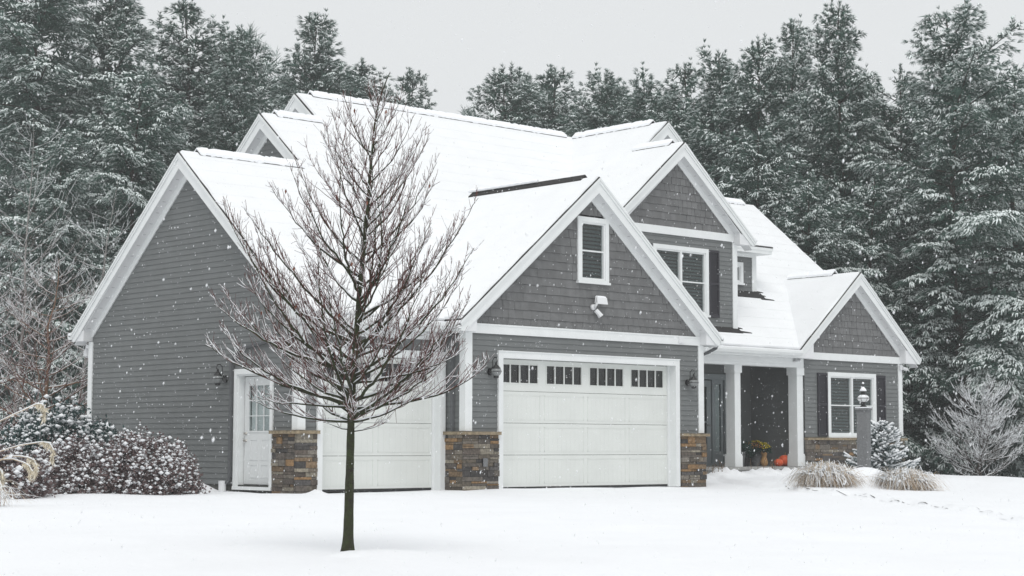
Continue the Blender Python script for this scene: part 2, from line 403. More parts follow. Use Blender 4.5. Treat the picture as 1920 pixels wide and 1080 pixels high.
# ---- ridge vents
def vent(a, b, snow=True, h=0.026, wd=0.13, gap=0.0):
    a, b = Vector(a), Vector(b); t = (b-a).normalized(); s_ = t.cross(Vector((0, 0, 1))).normalized()
    m = MB(); up = Vector((0, 0, 1))
    def sec(p, w_, dz, h=h): return [p-s_*w_-up*(w_*K-dz), p+up*dz, p+s_*w_-up*(w_*K-dz), p+s_*w_-up*(w_*K-dz+h), p+up*(dz-h), p-s_*w_-up*(w_*K-dz+h)]
    m.prism(sec(a, wd, .088), sec(b, wd, .088))
    v = part(m, 'ridge_vent', 'shingle_dark')
    m = MB(); n = max(2, int((b-a).length/.12)); prev = None
    for i in range(n):
        p, q = a+(b-a)*(i/n), a+(b-a)*((i+1)/n)
        if snow: m.prism(sec(p, wd+.012, .135, .055), sec(q, wd+.012, .135, .055))
    if snow:
        for i, vv in enumerate(m.v): m.v[i] = (vv[0], vv[1], vv[2]-rnd.choice((0, .004, .010, .03))*rnd.random()+.004)
        part_ = m.build('vent_snow', 'snow'); part_.parent = v
    return v
vent((-3.3, Y1, z1(Y1)), (-.8, Y1, z1(Y1)))
vent((-.35, Y2, z1(Y2)), (.84, Y2, z1(Y2)))
vent((1.25, Y3, z1(Y3)), (9.15, Y3, z1(Y3)))
vent((9.49, 4.0, 8.65), (9.49, 6.7, 8.65))
vent((8.61, 2.55, 7.88), (8.61, 3.75, 7.88))
vent((14.95, 2.75, 5.25), (14.95, 4.2, 5.25))
vent((14.4, 7.34, z2(7.34)), (16.7, 7.34, z2(7.34)))
vent((3.336, .15, 6.26), (3.336, 3.62, 6.26), snow=False)
m = MB()
for i in range(9):
    y = 1.5+i*.24; m.tube([(3.30, y, 6.36), (3.30, y+.12, 6.372), (3.30, y+.27, 6.36)], [.03, .042, .03], 6)
for i, vv in enumerate(m.v): m.v[i] = (vv[0]-.02, vv[1], vv[2]-.004)
part(m, 'vent_snow', 'snow')

# ---- gable end trim
def gable_trim(fr, c, zt, half, zs, wh, o=0.26, left=True, right=True, zmin=None):
    """fr: wall frame. c apex s, zt roof top apex, half run of eave, zs soffit height, wh wall half width"""
    for sg, on in ((-1, left), (1, right)):
        if not on: continue
        X = lambda a: c+sg*a
        zl = lambda a, off: zt-K*a-off
        e = half
        m = MB()
        fr.poly(m, [(X(0), zl(0, .03)), (X(e), zl(e, .03)), (X(e), zs), (X(e-.10), zs), (X(e-.10), max(zs, zl(e-.10, .33))), (X(0), zl(0, .33))], o-.035, o-.01)
        part(m, 'rake_board', 'white_trim')
        m = MB()
        fr.poly(m, [(X(0), zl(0, .028)), (X(e+.015), zl(e+.015, .028)), (X(e+.015), zl(e+.015, .135)), (X(0), zl(0, .135))], o-.01, o+.012)
        fr.poly(m, [(X(0), zl(0, .028)), (X(e+.02), zl(e+.02, .028)), (X(e+.02), zl(e+.02, .075)), (X(0), zl(0, .075))], o+.012, o+.028)
        part(m, 'rake_molding', 'white_trim')
        m = MB()
        fr.poly(m, [(X(0), zl(0, .29)), (X(e-.06), zl(e-.06, .29)), (X(e-.06), zl(e-.06, .31)), (X(0), zl(0, .31))], -.02, o-.035)
        nb = int(e/math.cos(math.atan(K))/.30)   # soffit panel joints
        m.cm = 1
        for i in range(1, nb):
            a = e*i/nb
            fr.poly(m, [(X(a), zl(a, .308)), (X(a+.007), zl(a+.007, .308)), (X(a+.007), zl(a+.007, .313)), (X(a), zl(a, .313))], .09, .16)
        part(m, 'soffit', ['soffit_white', 'soffit_joint'])
        m = MB()
        fr.poly(m, [(X(0), zl(0, .31)), (X(wh+.0), zl(wh, .31)), (X(wh), zl(wh, .475)), (X(0), zl(0, .475))], 0.0, .035)
        part(m, 'frieze_board', 'white_trim')
        m = MB()     # boxed return at the eave
        a0 = wh-.09
        fr.poly(m, [(X(a0), zs+.006), (X(e-.012), zs+.006), (X(e-.012), zl(e-.012, .05)), (X(a0), zl(a0, .31))], -.02, o-.036)
        part(m, 'eave_return', 'soffit_white')
def window(fr, s0, s1, z0, z1, lights=1, rail=True, blinds=True, tw=0.10, depth=0.05):
    m = MB(); tw2 = tw
    fr.box(m, s0, s0+tw, .0, depth, z0+.04, z1); fr.box(m, s1-tw, s1, .0, depth, z0+.04, z1); fr.box(m, s0+tw, s1-tw, .0, depth, z1-tw, z1)
    fr.box(m, s0-.02, s1+.02, .0, depth+.03, z0, z0+.045); fr.box(m, s0+tw, s1-tw, .0, depth, z0+.045, z0+.045+tw*.4)
    wdw = part(m, 'window', 'white_trim')
    a, b, c_, d_ = s0+tw, s1-tw, z0+.045+tw*.4, z1-tw
    m = MB(); ww = (b-a)/lights; f = .035
    for i in range(lights):
        p, q = a+i*ww, a+(i+1)*ww
        fr.box(m, p, p+f, -.05, depth-.02, c_, d_); fr.box(m, q-f, q, -.05, depth-.02, c_, d_); fr.box(m, p+f, q-f, -.05, depth-.02, c_, c_+f); fr.box(m, p+f, q-f, -.05, depth-.02, d_-f, d_)
        if rail: zm = (c_+d_)/2; fr.box(m, p+f, q-f, -.05, depth-.028, zm-.014, zm+.014)
        if i: fr.box(m, p-.03, p+.03, -.02, depth-.008, c_, d_)
    sub(m.build('sash', 'white_trim'), wdw)
    m = MB(); fr.box(m, a+.01, b-.01, -.022, -.016, c_+.01, d_-.01); sub(m.build('pane', 'window_glass'), wdw)
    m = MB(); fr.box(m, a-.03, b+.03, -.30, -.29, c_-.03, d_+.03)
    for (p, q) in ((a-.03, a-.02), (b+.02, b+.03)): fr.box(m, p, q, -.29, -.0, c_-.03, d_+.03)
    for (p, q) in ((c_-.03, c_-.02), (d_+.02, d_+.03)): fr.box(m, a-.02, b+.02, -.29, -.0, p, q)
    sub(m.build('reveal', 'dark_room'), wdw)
    if blinds:
        m = MB(); z = c_+.03; 
        while z < d_-.02:
            m.face([fr(a+.02, -.05, z), fr(b-.02, -.05, z), fr(b-.02, -.085, z+.055), fr(a+.02, -.085, z+.055)]); z += .078
        sub(m.build('blind', 'blind'), wdw)
    return (s0+.05, s1-.05, z0+.03, z1-.04)
def shutter(fr, s0, s1, z0, z1):
    m = MB(); fr.box(m, s0, s0+.045, .02, .055, z0, z1); fr.box(m, s1-.045, s1, .02, .055, z0, z1)
    for z in (z0, (z0+z1)/2-.03, z1-.06): fr.box(m, s0+.045, s1-.045, .02, .053, z, z+.06)
    z = z0+.065
    while z < z1-.07:
        m.face([fr(s0+.045, .045, z), fr(s1-.045, .045, z), fr(s1-.045, .028, z+.04), fr(s0+.045, .028, z+.04)]); z += .035
    fr.box(m, s0+.04, s1-.04, .018, .026, z0+.01, z1-.01)
    part(m, 'shutter', 'shutter')
def lantern(fr, s, z, flip=1):
    m = MB(); m.tube([fr(s+.0, .02, z), fr(s, .034, z)], [.07, .07], 12); fr.box(m, s-.055, s+.055, .03, .05, z-.06, z+.06)
    m.tube([fr(s, .05, z+.02), fr(s, .10, z+.10), fr(s, .10, z+.22), fr(s, .15, z+.27), fr(s, .21, z+.26), fr(s, .23, z+.20), fr(s, .20, z+.16)], .009, 6)
    L = part(m, 'wall_lantern', 'black_metal')
    c = fr(s, .20, z)
    m = MB(); m.lathe([(.005, .19), (.02, .17), (.022, .13), (.05, .11), (.085, .06), (.085, .05)][::-1], c, 14); sub(m.build('lantern_cap', 'black_metal', smooth=False), L)
    m = MB(); m.lathe([(.045, -.09), (.08, -.06), (.10, -.01), (.10, .02), (.085, .05)], c, 14); sub(m.build('globe', 'lamp_glass', smooth=True), L)
    m = MB(); m.lathe([(.02, -.13), (.05, -.12), (.055, -.09)], c, 12); m.tube([c+Vector((math.cos(a)*.105, math.sin(a)*.105, 0)) for a in [k*math.pi/6 for k in range(13)]], .006, 4, False); sub(m.build('cage', 'black_metal'), L)

WT = 'white_trim'
SID = MB(); SHG = MB(); CB = MB()
fD = Fr((0, 0, 0), (1, 0, 0), (0, -1, 0))
lo0 = lambda a: (lambda z: a)
# ---- D: garage front
hwD = window(fD, 2.94, 3.82, 4.10, 5.45)
gD = (.88, 5.86, -.1, 2.56)
m = MB(); clap(m, fD, lo0(.0), lo0(6.673), .02, 3.0, [gD]); backing(m, fD, [(0, 2.6), (6.673, 2.6), (6.673, 3.15), (3.336, 5.95), (0, 3.15)], -.32)
clapD = part(m, 'clapboard_wall', 'siding')
m = MB(); shingles(m, fD, lambda z: 3.336-(5.81-z)/K, lambda z: 3.336+(5.81-z)/K, 3.14, 5.81, [hwD]); part(m, 'shingled_gable', 'shingle_siding', colors=True)
m = MB(); fD.box(m, .02, 6.65, .0, .045, 2.976, 3.15); fD.box(m, .02, 6.65, .045, .055, 3.150-.02, 3.162); part(m, 'band_board', WT)
gable_trim(fD, 3.336, 6.26, 3.66, 2.985, 3.336)
m = MB(); fD.box(m, 5.90, 6.06, .046, .062, 3.0, 3.13); fD.box(m, 5.92, 6.04, .062, .075, 3.015, 3.115); part(m, 'vent_cover', 'soffit_white')
def corner_board(fr, s, z0, z1, sg, fr2=None, s2=0, sg2=1, w_=.14):
    m = MB(); fr.box(m, min(s, s+sg*w_), max(s, s+sg*w_), 0, .035, z0, z1)
    if fr2: fr2.box(m, min(s2-.0, s2+sg2*w_), max(s2, s2+sg2*w_), 0.0, .035, z0, z1)
    part(m, 'corner_board', WT)
fDl = Fr((0, 0, 0), (0, 1, 0), (-1, 0, 0))       # D's left side, s = y
fDr = Fr((6.673, 0, 0), (0, 1, 0), (1, 0, 0))
m = MB(); fD.box(m, -.035, .14, 0, .035, 1.12, 2.98); fDl.box(m, 0, .135, 0, .035, 1.12, 2.98); part(m, 'corner_board', WT)
m = MB(); fD.box(m, 6.673-.13, 6.673+.035, 0, .035, 1.12, 2.98); fDr.box(m, 0, .135, 0, .035, 1.12, 2.98); part(m, 'corner_board', WT)
m = MB(); clap(m, fDl, lo0(0), lo0(.555), .02, 3.1); part(m, 'clapboard_wall', 'siding')
m = MB(); clap(m, fDr, lo0(0), lo0(3.9), .02, 3.1); part(m, 'clapboard_wall', 'siding')
# stone piers (D left wraps, D right)
def pier(panels, caps):
    m = MB()
    for (fr, a, b) in panels: stonework(m, fr, a, b, -.05, 1.05)
    p_ = part(m, 'stone_pier', 'stone', colors=True)
    m = MB()
    for bx in caps: m.box(*bx, 1.05, 1.11)
    sub(hp(m.build('cap_stone', 'cap_stone', bevel=.01)), p_) if False else None
    c_ = m.build('cap_stone', 'cap_stone', bevel=.01); c_.parent = p_
pier([(fD, -.07, .80), (fDl, .0, .55)], [(-.12, .82, -.12, .02), (-.12, .02, .02, .54)])
pier([(fD, 5.97, 6.74), (fDr, 0, .6)], [(5.95, 6.80, -.12, .02), (6.66, 6.80, .02, .62)])
m = MB(); fD.box(m, .36, .47, .06, .10, .46, .60); part(m, 'outlet_box', 'black_metal')
m = MB(); m.box(.36, .47, -.112, -.09, .45, .61); part(m, 'outlet_cover', 'granite')

def garage_door(fr, s0, s1, zt, cols, inset, label=None, zopen=None):
    """trim outer extents s0..s1, zt top"""
    tw = .12; m = MB()
    fr.box(m, s0, s0+tw, 0, .05, .0, zt); fr.box(m, s1-tw, s1, 0, .05, .0, zt); fr.box(m, s0+tw, s1-tw, 0, .05, zt-tw, zt); fr.box(m, s0-.01, s1+.01, .0, .065, zt, zt+.02)
    a, b, t = s0+tw, s1-tw, zt-tw
    fr.box(m, a-.03, a, -inset, 0, 0, t); fr.box(m, b, b+.03, -inset, 0, 0, t); fr.box(m, a, b, -inset, 0, t, t+.03)
    fr.box(m, a, a+.035, -inset-.01, -inset+.03, .0, t); fr.box(m, b-.035, b, -inset-.01, -inset+.03, .0, t)
    part(m, 'door_frame', WT)
    H = (t-.05)/4; d = -inset-.0
    m = MB(); gaps = MB()
    for i in range(4):
        z0, z1 = .05+i*H, .05+(i+1)*H-.008; cw = (b-a-.07)/cols
        if i < 3: fr.box(m, a+.03, b-.03, d-.045, d-.012, z0, z1)
        else:
            fr.box(m, a+.03, b-.03, d-.045, d-.012, z0, z0+.16); fr.box(m, a+.03, b-.03, d-.045, d-.012, z1-.10, z1)
            for c in range(cols+1): x = a+.035+c*cw; fr.box(m, max(a+.03, x-.10), min(b-.03, x+.10), d-.045, d-.012, z0+.16, z1-.10)
        for c in range(cols):
            x0, x1 = a+.035+c*cw, a+.035+(c+1)*cw; mgn = .055
            if i < 3:      # raised frame with beadboard field
                zz0, zz1 = z0+.06, z1-.07
                for q in ((x0+mgn, x1-mgn, zz0, zz0+.012), (x0+mgn, x1-mgn, zz1-.012, zz1), (x0+mgn, x0+mgn+.012, zz0, zz1), (x1-mgn-.012, x1-mgn, zz0, zz1)): fr.box(m, q[0], q[1], d-.012, d-.006, q[2], q[3])
                nb = 9
                for k in range(1, nb): xx = x0+mgn+(x1-x0-2*mgn)*k/nb; fr.box(m, xx-.003, xx+.003, d-.012, d-.0105, zz0+.02, zz1-.02)
    dr = part(m, 'garage_door', 'garage_white')
    z0, z1 = .05+3*H, .05+4*H-.008
    cw = (b-a-.07)/cols
    for c in range(cols):
        x0, x1 = a+.035+c*cw+.10, a+.035+(c+1)*cw-.10; p, q = z0+.16, z1-.10
        m = MB(); fr.box(m, x0, x0+.02, d-.03, d-.002, p, q); fr.box(m, x1-.02, x1, d-.03, d-.002, p, q); fr.box(m, x0, x1, d-.03, d-.002, p-.018, p); fr.box(m, x0, x1, d-.03, d-.002, q, q+.018)
        for k in (1, 2, 3): xx = x0+(x1-x0)*k/4; fr.box(m, xx-.012, xx+.012, d-.03, d-.004, p, q)
        wn = m.build('door_window', 'garage_white'); wn.parent = dr
        m = MB(); fr.box(m, x0, x1, d-.04, d-.034, p, q); pn = m.build('pane', 'window_glass'); pn.parent = dr
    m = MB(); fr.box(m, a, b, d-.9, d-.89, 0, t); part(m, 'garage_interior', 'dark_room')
    m = MB(); fr.box(m, a+.03, b-.03, d-.05, d-.005, .005, .05); part(m, 'door_seal', 'black_metal')
garage_door(fD, .80, 5.93, 2.645, 4, .17)
lantern(fD, .60, 2.25); lantern(fD, 6.20, 2.18)
# flood light
m = MB(); m.tube([fD(3.36, .02, 3.63), fD(3.36, .08, 3.63)], .06, 12); m.tube([fD(3.36, .08, 3.63), fD(3.36, .13, 3.66), fD(3.38, .15, 3.72)], .022, 8)
FL = part(m, 'floodlight', 'lamp_white', smooth=True)
m = MB(); m.prism([fD(3.38, .08, 3.72), fD(3.62, .08, 3.72), fD(3.62, .10, 3.84), fD(3.38, .10, 3.84)], [fD(3.36, .18, 3.70), fD(3.64, .18, 3.70), fD(3.63, .16, 3.82), fD(3.37, .16, 3.82)]); m.build('lamp_head', 'lamp_white', bevel=.01).parent = FL
m = MB(); m.tube([fD(3.40, .08, 3.57), fD(3.45, .12, 3.50), fD(3.48, .15, 3.44)], [.05, .05, .06], 8); m.build('motion_sensor', 'lamp_white').parent = FL
m = MB(); m.prism([fD(3.38, .10, 3.842), fD(3.62, .10, 3.842), fD(3.62, .16, 3.825), fD(3.38, .16, 3.825)], [fD(3.39, .10, 3.865), fD(3.61, .10, 3.865), fD(3.61, .15, 3.85), fD(3.39, .15, 3.85)]); m.build('snow_cap', 'snow').parent = FL

# ---- A: single garage bay
fA = Fr((0, .555, 0), (1, 0, 0), (0, -1, 0))
m = MB(); clap(m, fA, lo0(-3.453), lo0(0), .02, 3.1, [(-3.02, -.12, -.1, 2.52)]); part(m, 'clapboard_wall', 'siding')
garage_door(fA, -3.06, -.06, 2.60, 2, .17)
fL = Fr((-3.453, 0, 0), (0, 1, 0), (-1, 0, 0))
m = MB(); fA.box(m, -3.453-.035, -3.453+.14, 0, .035, 1.12, 2.98); fL.box(m, .555, .555+.135, 0, .035, 1.12, 2.98); part(m, 'corner_board', WT)
pier([(fA, -3.52, -3.06), (fL, .555, 1.26)], [(-3.575, -3.04, .435, .575), (-3.575, -3.433, .575, 1.28)])
# ---- left gable wall
doorhole = (1.35, 2.49, -.1, 2.20)
m = MB(); hi = lambda z: min(7.93, 4.243+(6.06-z)/K); lo = lambda z: max(.555, 4.243-(6.06-z)/K)
clap(m, fL, lo, hi, .12, 6.06, [doorhole]); part(m, 'clapboard_wall', 'siding')
m = MB(); fL.box(m, 7.93-.13, 7.93+.035, 0, .035, .12, 2.98); part(m, 'corner_board', WT)
m = MB(); fL.box(m, 1.28, 7.93, -.06, -.002, -.3, .12); part(m, 'foundation', 'foundation')
gable_trim(fL, 4.243, 6.525, 4.02, 2.985, 3.688)
# second and third stepped gables
f2 = Fr((-.46, 0, 0), (0, 1, 0), (-1, 0, 0))
m = MB(); clap(m, f2, lambda z: Y2-(7.43-z)/K, lambda z: Y2+(7.43-z)/K, 4.5, 7.43); part(m, 'clapboard_wall', 'siding')
gable_trim(f2, Y2, z1(Y2), 5.65, 2.985, 5.3)
f3 = Fr((1.10, 0, 0), (0, 1, 0), (-1, 0, 0))
m = MB(); clap(m, f3, lambda z: Y3-(8.20-z)/K, lambda z: Y3+(8.20-z)/K, 5.5, 8.20); part(m, 'clapboard_wall', 'siding')
gable_trim(f3, Y3, z1(Y3), 6.6, 2.985, 6.2)
# side door
m = MB(); tw = .10
fL.box(m, 1.29, 1.37, 0, .045, .09, 2.25); fL.box(m, 2.45, 2.53, 0, .045, .09, 2.25); fL.box(m, 1.37, 2.45, 0, .045, 2.15, 2.25); fL.box(m, 1.29, 2.53, -.12, .06, .03, .09)
fL.box(m, 1.37, 1.40, -.14, 0, .09, 2.15); fL.box(m, 2.42, 2.45, -.14, 0, .09, 2.15); fL.box(m, 1.40, 2.42, -.14, 0, 2.12, 2.15); part(m, 'door_frame', WT)
m = MB(); d = -.12
a, b = 1.42, 2.40
fL.box(m, a, 1.56, d-.04, d, .13, 2.11); fL.box(m, 2.26, b, d-.04, d, .13, 2.11); fL.box(m, 1.56, 2.26, d-.04, d, .13, 1.10); fL.box(m, 1.56, 2.26, d-.04, d, 1.95, 2.11)
for (p, q) in ((1.60, 1.86), (1.96, 2.22)):
    for k in ((p, q, .25, .27), (p, q, .48, .50), (p, p+.02, .27, .48), (q-.02, q, .27, .48), (p, q, .57, .59), (p, q, .94, .96), (p, p+.02, .59, .94), (q-.02, q, .59, .94)): fL.box(m, k[0], k[1], d, d+.008, k[2], k[3])
ed = part(m, 'side_door', 'door_white')
m = MB()
for k in (1, 2): x = 1.56+.70*k/3; fL.box(m, x-.008, x+.008, d-.02, d+.004, 1.10, 1.95)
for k in (1, 2): z = 1.10+.85*k/3; fL.box(m, 1.56, 2.26, d-.02, d+.003, z-.008, z+.008)
fL.box(m, 1.54, 2.28, d-.001, d+.012, 1.08, 1.11); fL.box(m, 1.54, 2.28, d-.001, d+.012, 1.94, 1.97); fL.box(m, 1.54, 1.57, d-.001, d+.012, 1.11, 1.94); fL.box(m, 2.25, 2.28, d-.001, d+.012, 1.11, 1.94)
m.build('window_grille', 'door_white').parent = ed
m = MB(); fL.box(m, 1.56, 2.26, d-.026, d-.02, 1.10, 1.95); m.build('pane', 'window_glass').parent = ed
mat('curtain', (0.80, 0.82, 0.82), .8)
m = MB(); 
for k in range(24): x = 1.55+.72*k/24; m.face([fL(x, d-.07, 1.08), fL(x+.015, d-.055, 1.08), fL(x+.015, d-.055, 1.97), fL(x, d-.07, 1.97)]); m.face([fL(x+.015, d-.055, 1.08), fL(x+.03, d-.07, 1.08), fL(x+.03, d-.07, 1.97), fL(x+.015, d-.055, 1.97)])
m.build('curtain', 'curtain').parent = ed
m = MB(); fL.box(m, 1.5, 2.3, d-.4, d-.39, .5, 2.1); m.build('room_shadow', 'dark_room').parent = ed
for z in (.93, 1.06):
    m = MB(); m.tube([fL(2.345, d, z), fL(2.345, d+.02, z), fL(2.345, d+.05, z)], [.03, .012, .03 if z < 1 else .02], 10); m.build('handle' if z < 1 else 'deadbolt', 'nickel').parent = ed
lantern(fL, 2.84, 2.08)
m = MB(); fL.box(m, 7.18, 7.62, .02, .18, .6, 1.33); fL.box(m, 7.16, 7.64, .02, .19, 1.33, 1.345); part(m, 'electric_box', 'downspout_gray')
# downspout beside the side door
m = MB(); fL.box(m, 2.56, 2.63, .02, .09, .25, 2.42); m.tube([fL(2.595, .055, 2.40), fL(2.5, .06, 2.50), fL(2.2, .06, 2.64), fL(.75, .06, 2.80)], .036, 6); m.tube([fL(2.595, .055, .28), fL(2.62, .07, .20), fL(2.66, .10, .14)], .04, 6)
part(m, 'downspout', 'downspout_gray')
m = MB(); m.lathe([(.06, 0), (.07, .02), (.07, .2), (.075, .21)], fL(2.72, .14, -.02), 12); part(m, 'drain_pipe', 'lamp_white')
m = MB(); fDl.box(m, .28, .35, .02, .08, 1.1, 2.95); part(m, 'downspout', 'downspout_gray')
# small floods on back left corner
m = MB(); m.tube([(-3.45, 8.0, 2.93), (-3.45, 8.02, 2.86)], .07, 8); m.lathe([(.03, -.02), (.07, -.08), (.09, -.2), (.02, -.24)][::-1], (-3.42, 8.12, 2.90), 10); m.lathe([(.03, -.02), (.07, -.08), (.09, -.2), (.02, -.24)][::-1], (-3.36, 8.22, 2.92), 10); part(m, 'floodlight', 'lamp_white')

# ---- eaves and gutters
def gutter(a, b, n, wd=.12, h=.12, end=True):
    a, b, n = Vector(a), Vector(b), Vector(n); u = Vector((0, 0, 1)); sec = [(0, 0), (wd*.7, 0), (wd, h*.55), (wd, h), (wd-.015, h), (wd-.02, .06), (.0, .05)]
    m = MB(); m.prism([a+n*x+u*(z-h) for x, z in sec], [b+n*x+u*(z-h) for x, z in sec]); part(m, 'gutter', WT)
    m = MB(); m.prism([a+n*x+u*z for x, z in ((.01, -.03), (wd-.01, -.03), (wd-.01, .012), (.01, .03))], [b+n*x+u*z for x, z in ((.01, -.03), (wd-.01, -.03), (wd-.01, .012), (.01, .03))]); part(m, 'gutter_snow', 'snow')
def eave(x0, x1, yw, ye, z):       # soffit and fascia along a front eave
    m = MB(); m.box(x0, x1, ye+.03, yw, 2.985, 3.0); part(m, 'soffit', 'soffit_white')
    m = MB(); m.box(x0, x1, ye+.0, ye+.03, 2.975, z-.035); m.box(max(x0, -3.30), x1, yw-.028, yw+.01, 2.84, 2.985); part(m, 'eave_board', WT)
eave(-3.44, -.04, .555, .22, 3.16); gutter((-3.73, .22, 3.15), (-.35, .22, 3.15), (0, -1, 0))
m = MB(); m.box(-.33, -.30, -.22, .3, 2.975, 3.12); m.box(-.30, .0, -.2, .56, 2.985, 3.0); part(m, 'eave_board', WT); gutter((-.33, -.26, 3.15), (-.33, .12, 3.15), (-1, 0, 0), wd=.10)
m = MB(); m.box(6.97, 7.0, -.22, 1.9, 2.975, 3.12); m.box(6.67, 6.97, -.2, 1.9, 2.985, 3.0); part(m, 'eave_board', WT); gutter((7.0, -.27, 3.15), (7.0, 1.75, 3.15), (1, 0, 0), wd=.10)
gutter((-3.75, 8.26, 3.15), (-.4, 8.26, 3.15), (0, 1, 0))
m = MB(); m.tube([(7.05, -.12, 3.02), (7.03, -.10, 2.94), (6.86, -.02, 2.84), (6.74, .06, 2.78), (6.72, .06, 2.4), (6.72, .2, 1.1), (6.72, .2, .3)], .038, 7); part(m, 'downspout', 'downspout_gray')

# ---- porch
eave(6.7, 12.47, 2.2, 1.93, 3.16); gutter((7.08, 1.93, 3.15), (12.43, 1.93, 3.15), (0, -1, 0))
m = MB(); m.box(6.68, 12.93, 2.2, 2.50, 2.765, 2.99); part(m, 'porch_beam', WT)
m = MB(); m.box(6.68, 12.93, 2.5, 4.0, 2.95, 2.97); part(m, 'porch_ceiling', 'siding')
def column(x0, x1, y0, y1):
    m = MB(); m.box(x0, x1, y0, y1, .37, 2.765); part(m, 'porch_column', WT)
    c = COL.objects[-1] if False else None
for (x0, x1) in ((10.34, 10.55), (12.67, 12.90)):
    m = MB(); m.box(x0, x1, 2.215, 2.485, .36, 2.764); m.box(x0-.03, x1+.03, 2.19, 2.51, .36, .62); m.box(x0-.02, x1+.02, 2.195, 2.505, .62, .66); m.box(x0-.03, x1+.03, 2.19, 2.51, 2.58, 2.7635); part(m, 'porch_column', WT)
m = MB(); m.box(6.75, 12.92, 2.05, 4.0, .29, .355); m.box(6.75, 12.92, 2.12, 4.0, -.2, .29); part(m, 'porch_floor', 'concrete')
fP = Fr((0, 3.9, 0), (1, 0, 0), (0, -1, 0))
m = MB(); clap(m, fP, lo0(6.7), lo0(12.93), .36, 2.97, [(10.2, 11.95, .3, 2.6)]); part(m, 'clapboard_wall', 'siding')
fHl = Fr((12.93, 0, 0), (0, 1, 0), (-1, 0, 0))
m = MB(); clap(m, fHl, lo0(2.2), lo0(3.9), .36, 3.0); part(m, 'clapboard_wall', 'siding')
m = MB(); fP.box(m, 11.88, 11.98, 0, .05, .38, 2.62); fP.box(m, 10.15, 10.25, 0, .05, .38, 2.62); fP.box(m, 10.25, 11.88, 0, .05, 2.48, 2.62); fP.box(m, 10.2, 11.93, -.1, .08, .36, .42)
fP.box(m, 11.42, 11.50, -.06, .04, .42, 2.48); part(m, 'door_frame', 'door_gray')
m = MB(); fP.box(m, 10.45, 10.57, -.05, .0, .42, 2.46); fP.box(m, 11.26, 11.41, -.05, .0, .42, 2.46); fP.box(m, 10.57, 11.26, -.05, .0, .42, .62); fP.box(m, 10.57, 11.26, -.05, .0, 2.30, 2.46); fP.box(m, 10.57, 11.26, -.045, -.005, 1.42, 1.45); fd = part(m, 'front_door', 'door_gray')
m = MB(); fP.box(m, 10.57, 11.26, -.03, -.024, .62, 2.30); m.build('pane', 'window_glass').parent = fd
m = MB(); m.tube([fP(11.33, .0, 1.35), fP(11.33, .05, 1.35), fP(11.22, .06, 1.35)], .012, 6); m.build('handle', 'nickel').parent = fd
m = MB(); fP.box(m, 11.50, 11.88, -.05, -.01, .42, .72); fP.box(m, 11.50, 11.58, -.05, -.01, .72, 2.48); fP.box(m, 11.80, 11.88, -.05, -.01, .72, 2.48); fP.box(m, 11.58, 11.80, -.05, -.01, 2.38, 2.48); sdl = part(m, 'sidelight', 'door_gray')
m = MB(); fP.box(m, 11.58, 11.80, -.035, -.03, .72, 2.38); m.build('pane', 'window_glass').parent = sdl
m = MB()
for k in range(8): x = 11.58+.22*k/8; m.face([fP(x, -.07, .72), fP(x+.014, -.055, .72), fP(x+.014, -.055, 2.38), fP(x, -.07, 2.38)]); m.face([fP(x+.014, -.055, .72), fP(x+.0275, -.07, .72), fP(x+.0275, -.07, 2.38), fP(x+.014, -.055, 2.38)])
m.build('curtain', 'curtain').parent = sdl
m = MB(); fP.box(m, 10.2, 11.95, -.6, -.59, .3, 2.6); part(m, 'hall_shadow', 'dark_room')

# ---- H: small right gable
fH = Fr((0, 2.2, 0), (1, 0, 0), (0, -1, 0))
hw = window(fH, 13.82, 15.81, 1.06, 2.69, lights=2)
m = MB(); clap(m, fH, lo0(12.93), lo0(16.93), .02, 3.0, [hw]); part(m, 'clapboard_wall', 'siding')
m = MB(); shingles(m, fH, lambda z: 14.95-(4.77-z)/K, lambda z: 14.95+(4.77-z)/K, 3.16, 4.77); part(m, 'shingled_gable', 'shingle_siding', colors=True)
m = MB(); fH.box(m, 12.9, 16.93, 0, .045, 2.985, 3.16); part(m, 'band_board', WT)
gable_trim(fH, 14.95, 5.25, 2.51, 2.985, 2.0)
fHr = Fr((16.93, 0, 0), (0, 1, 0), (1, 0, 0))
m = MB(); fH.box(m, 16.80, 16.965, 0, .035, 1.12, 2.98); fHr.box(m, 2.2, 2.33, 0, .035, 1.12, 2.98); part(m, 'corner_board', WT)
shutter(fH, 13.42, 13.80, 1.10, 2.66); shutter(fH, 15.83, 16.21, 1.10, 2.66)
m = MB(); stonework(m, fH, 12.93, 16.99, -.1, 1.0); stonework(m, fHr, 2.2, 6.0, -.6, 1.0); st = part(m, 'stone_veneer', 'stone', colors=True)
m = MB(); m.box(12.93, 17.05, 2.08, 2.21, 1.0, 1.06); m.box(16.92, 17.05, 2.21, 6.0, 1.0, 1.06); m.build('cap_stone', 'cap_stone', bevel=.01).parent = st
m = MB(); fH.box(m, 16.82, 16.93, .04, .09, 2.83, 2.95); m.tube([fH(16.9, .1, 2.88), fH(16.97, .13, 2.86), fH(17.02, .14, 2.84)], .045, 8); part(m, 'motion_light', 'lamp_white')
m = MB(); clap(m, fHr, lo0(2.2), lambda z: 12.4, .4, 3.2, e=.105)
clap(m, fHr, lambda z: max(2.2, 7.34-(7.3-z)/K), lambda z: min(12.4, 7.34+(7.3-z)/K), 3.2, 7.3); part(m, 'clapboard_wall', 'siding')
gable_trim(fHr, 7.34, z2(7.34), 5.41, 2.985, 5.1, o=.26, left=False)
m = MB(); Xr = 17.19
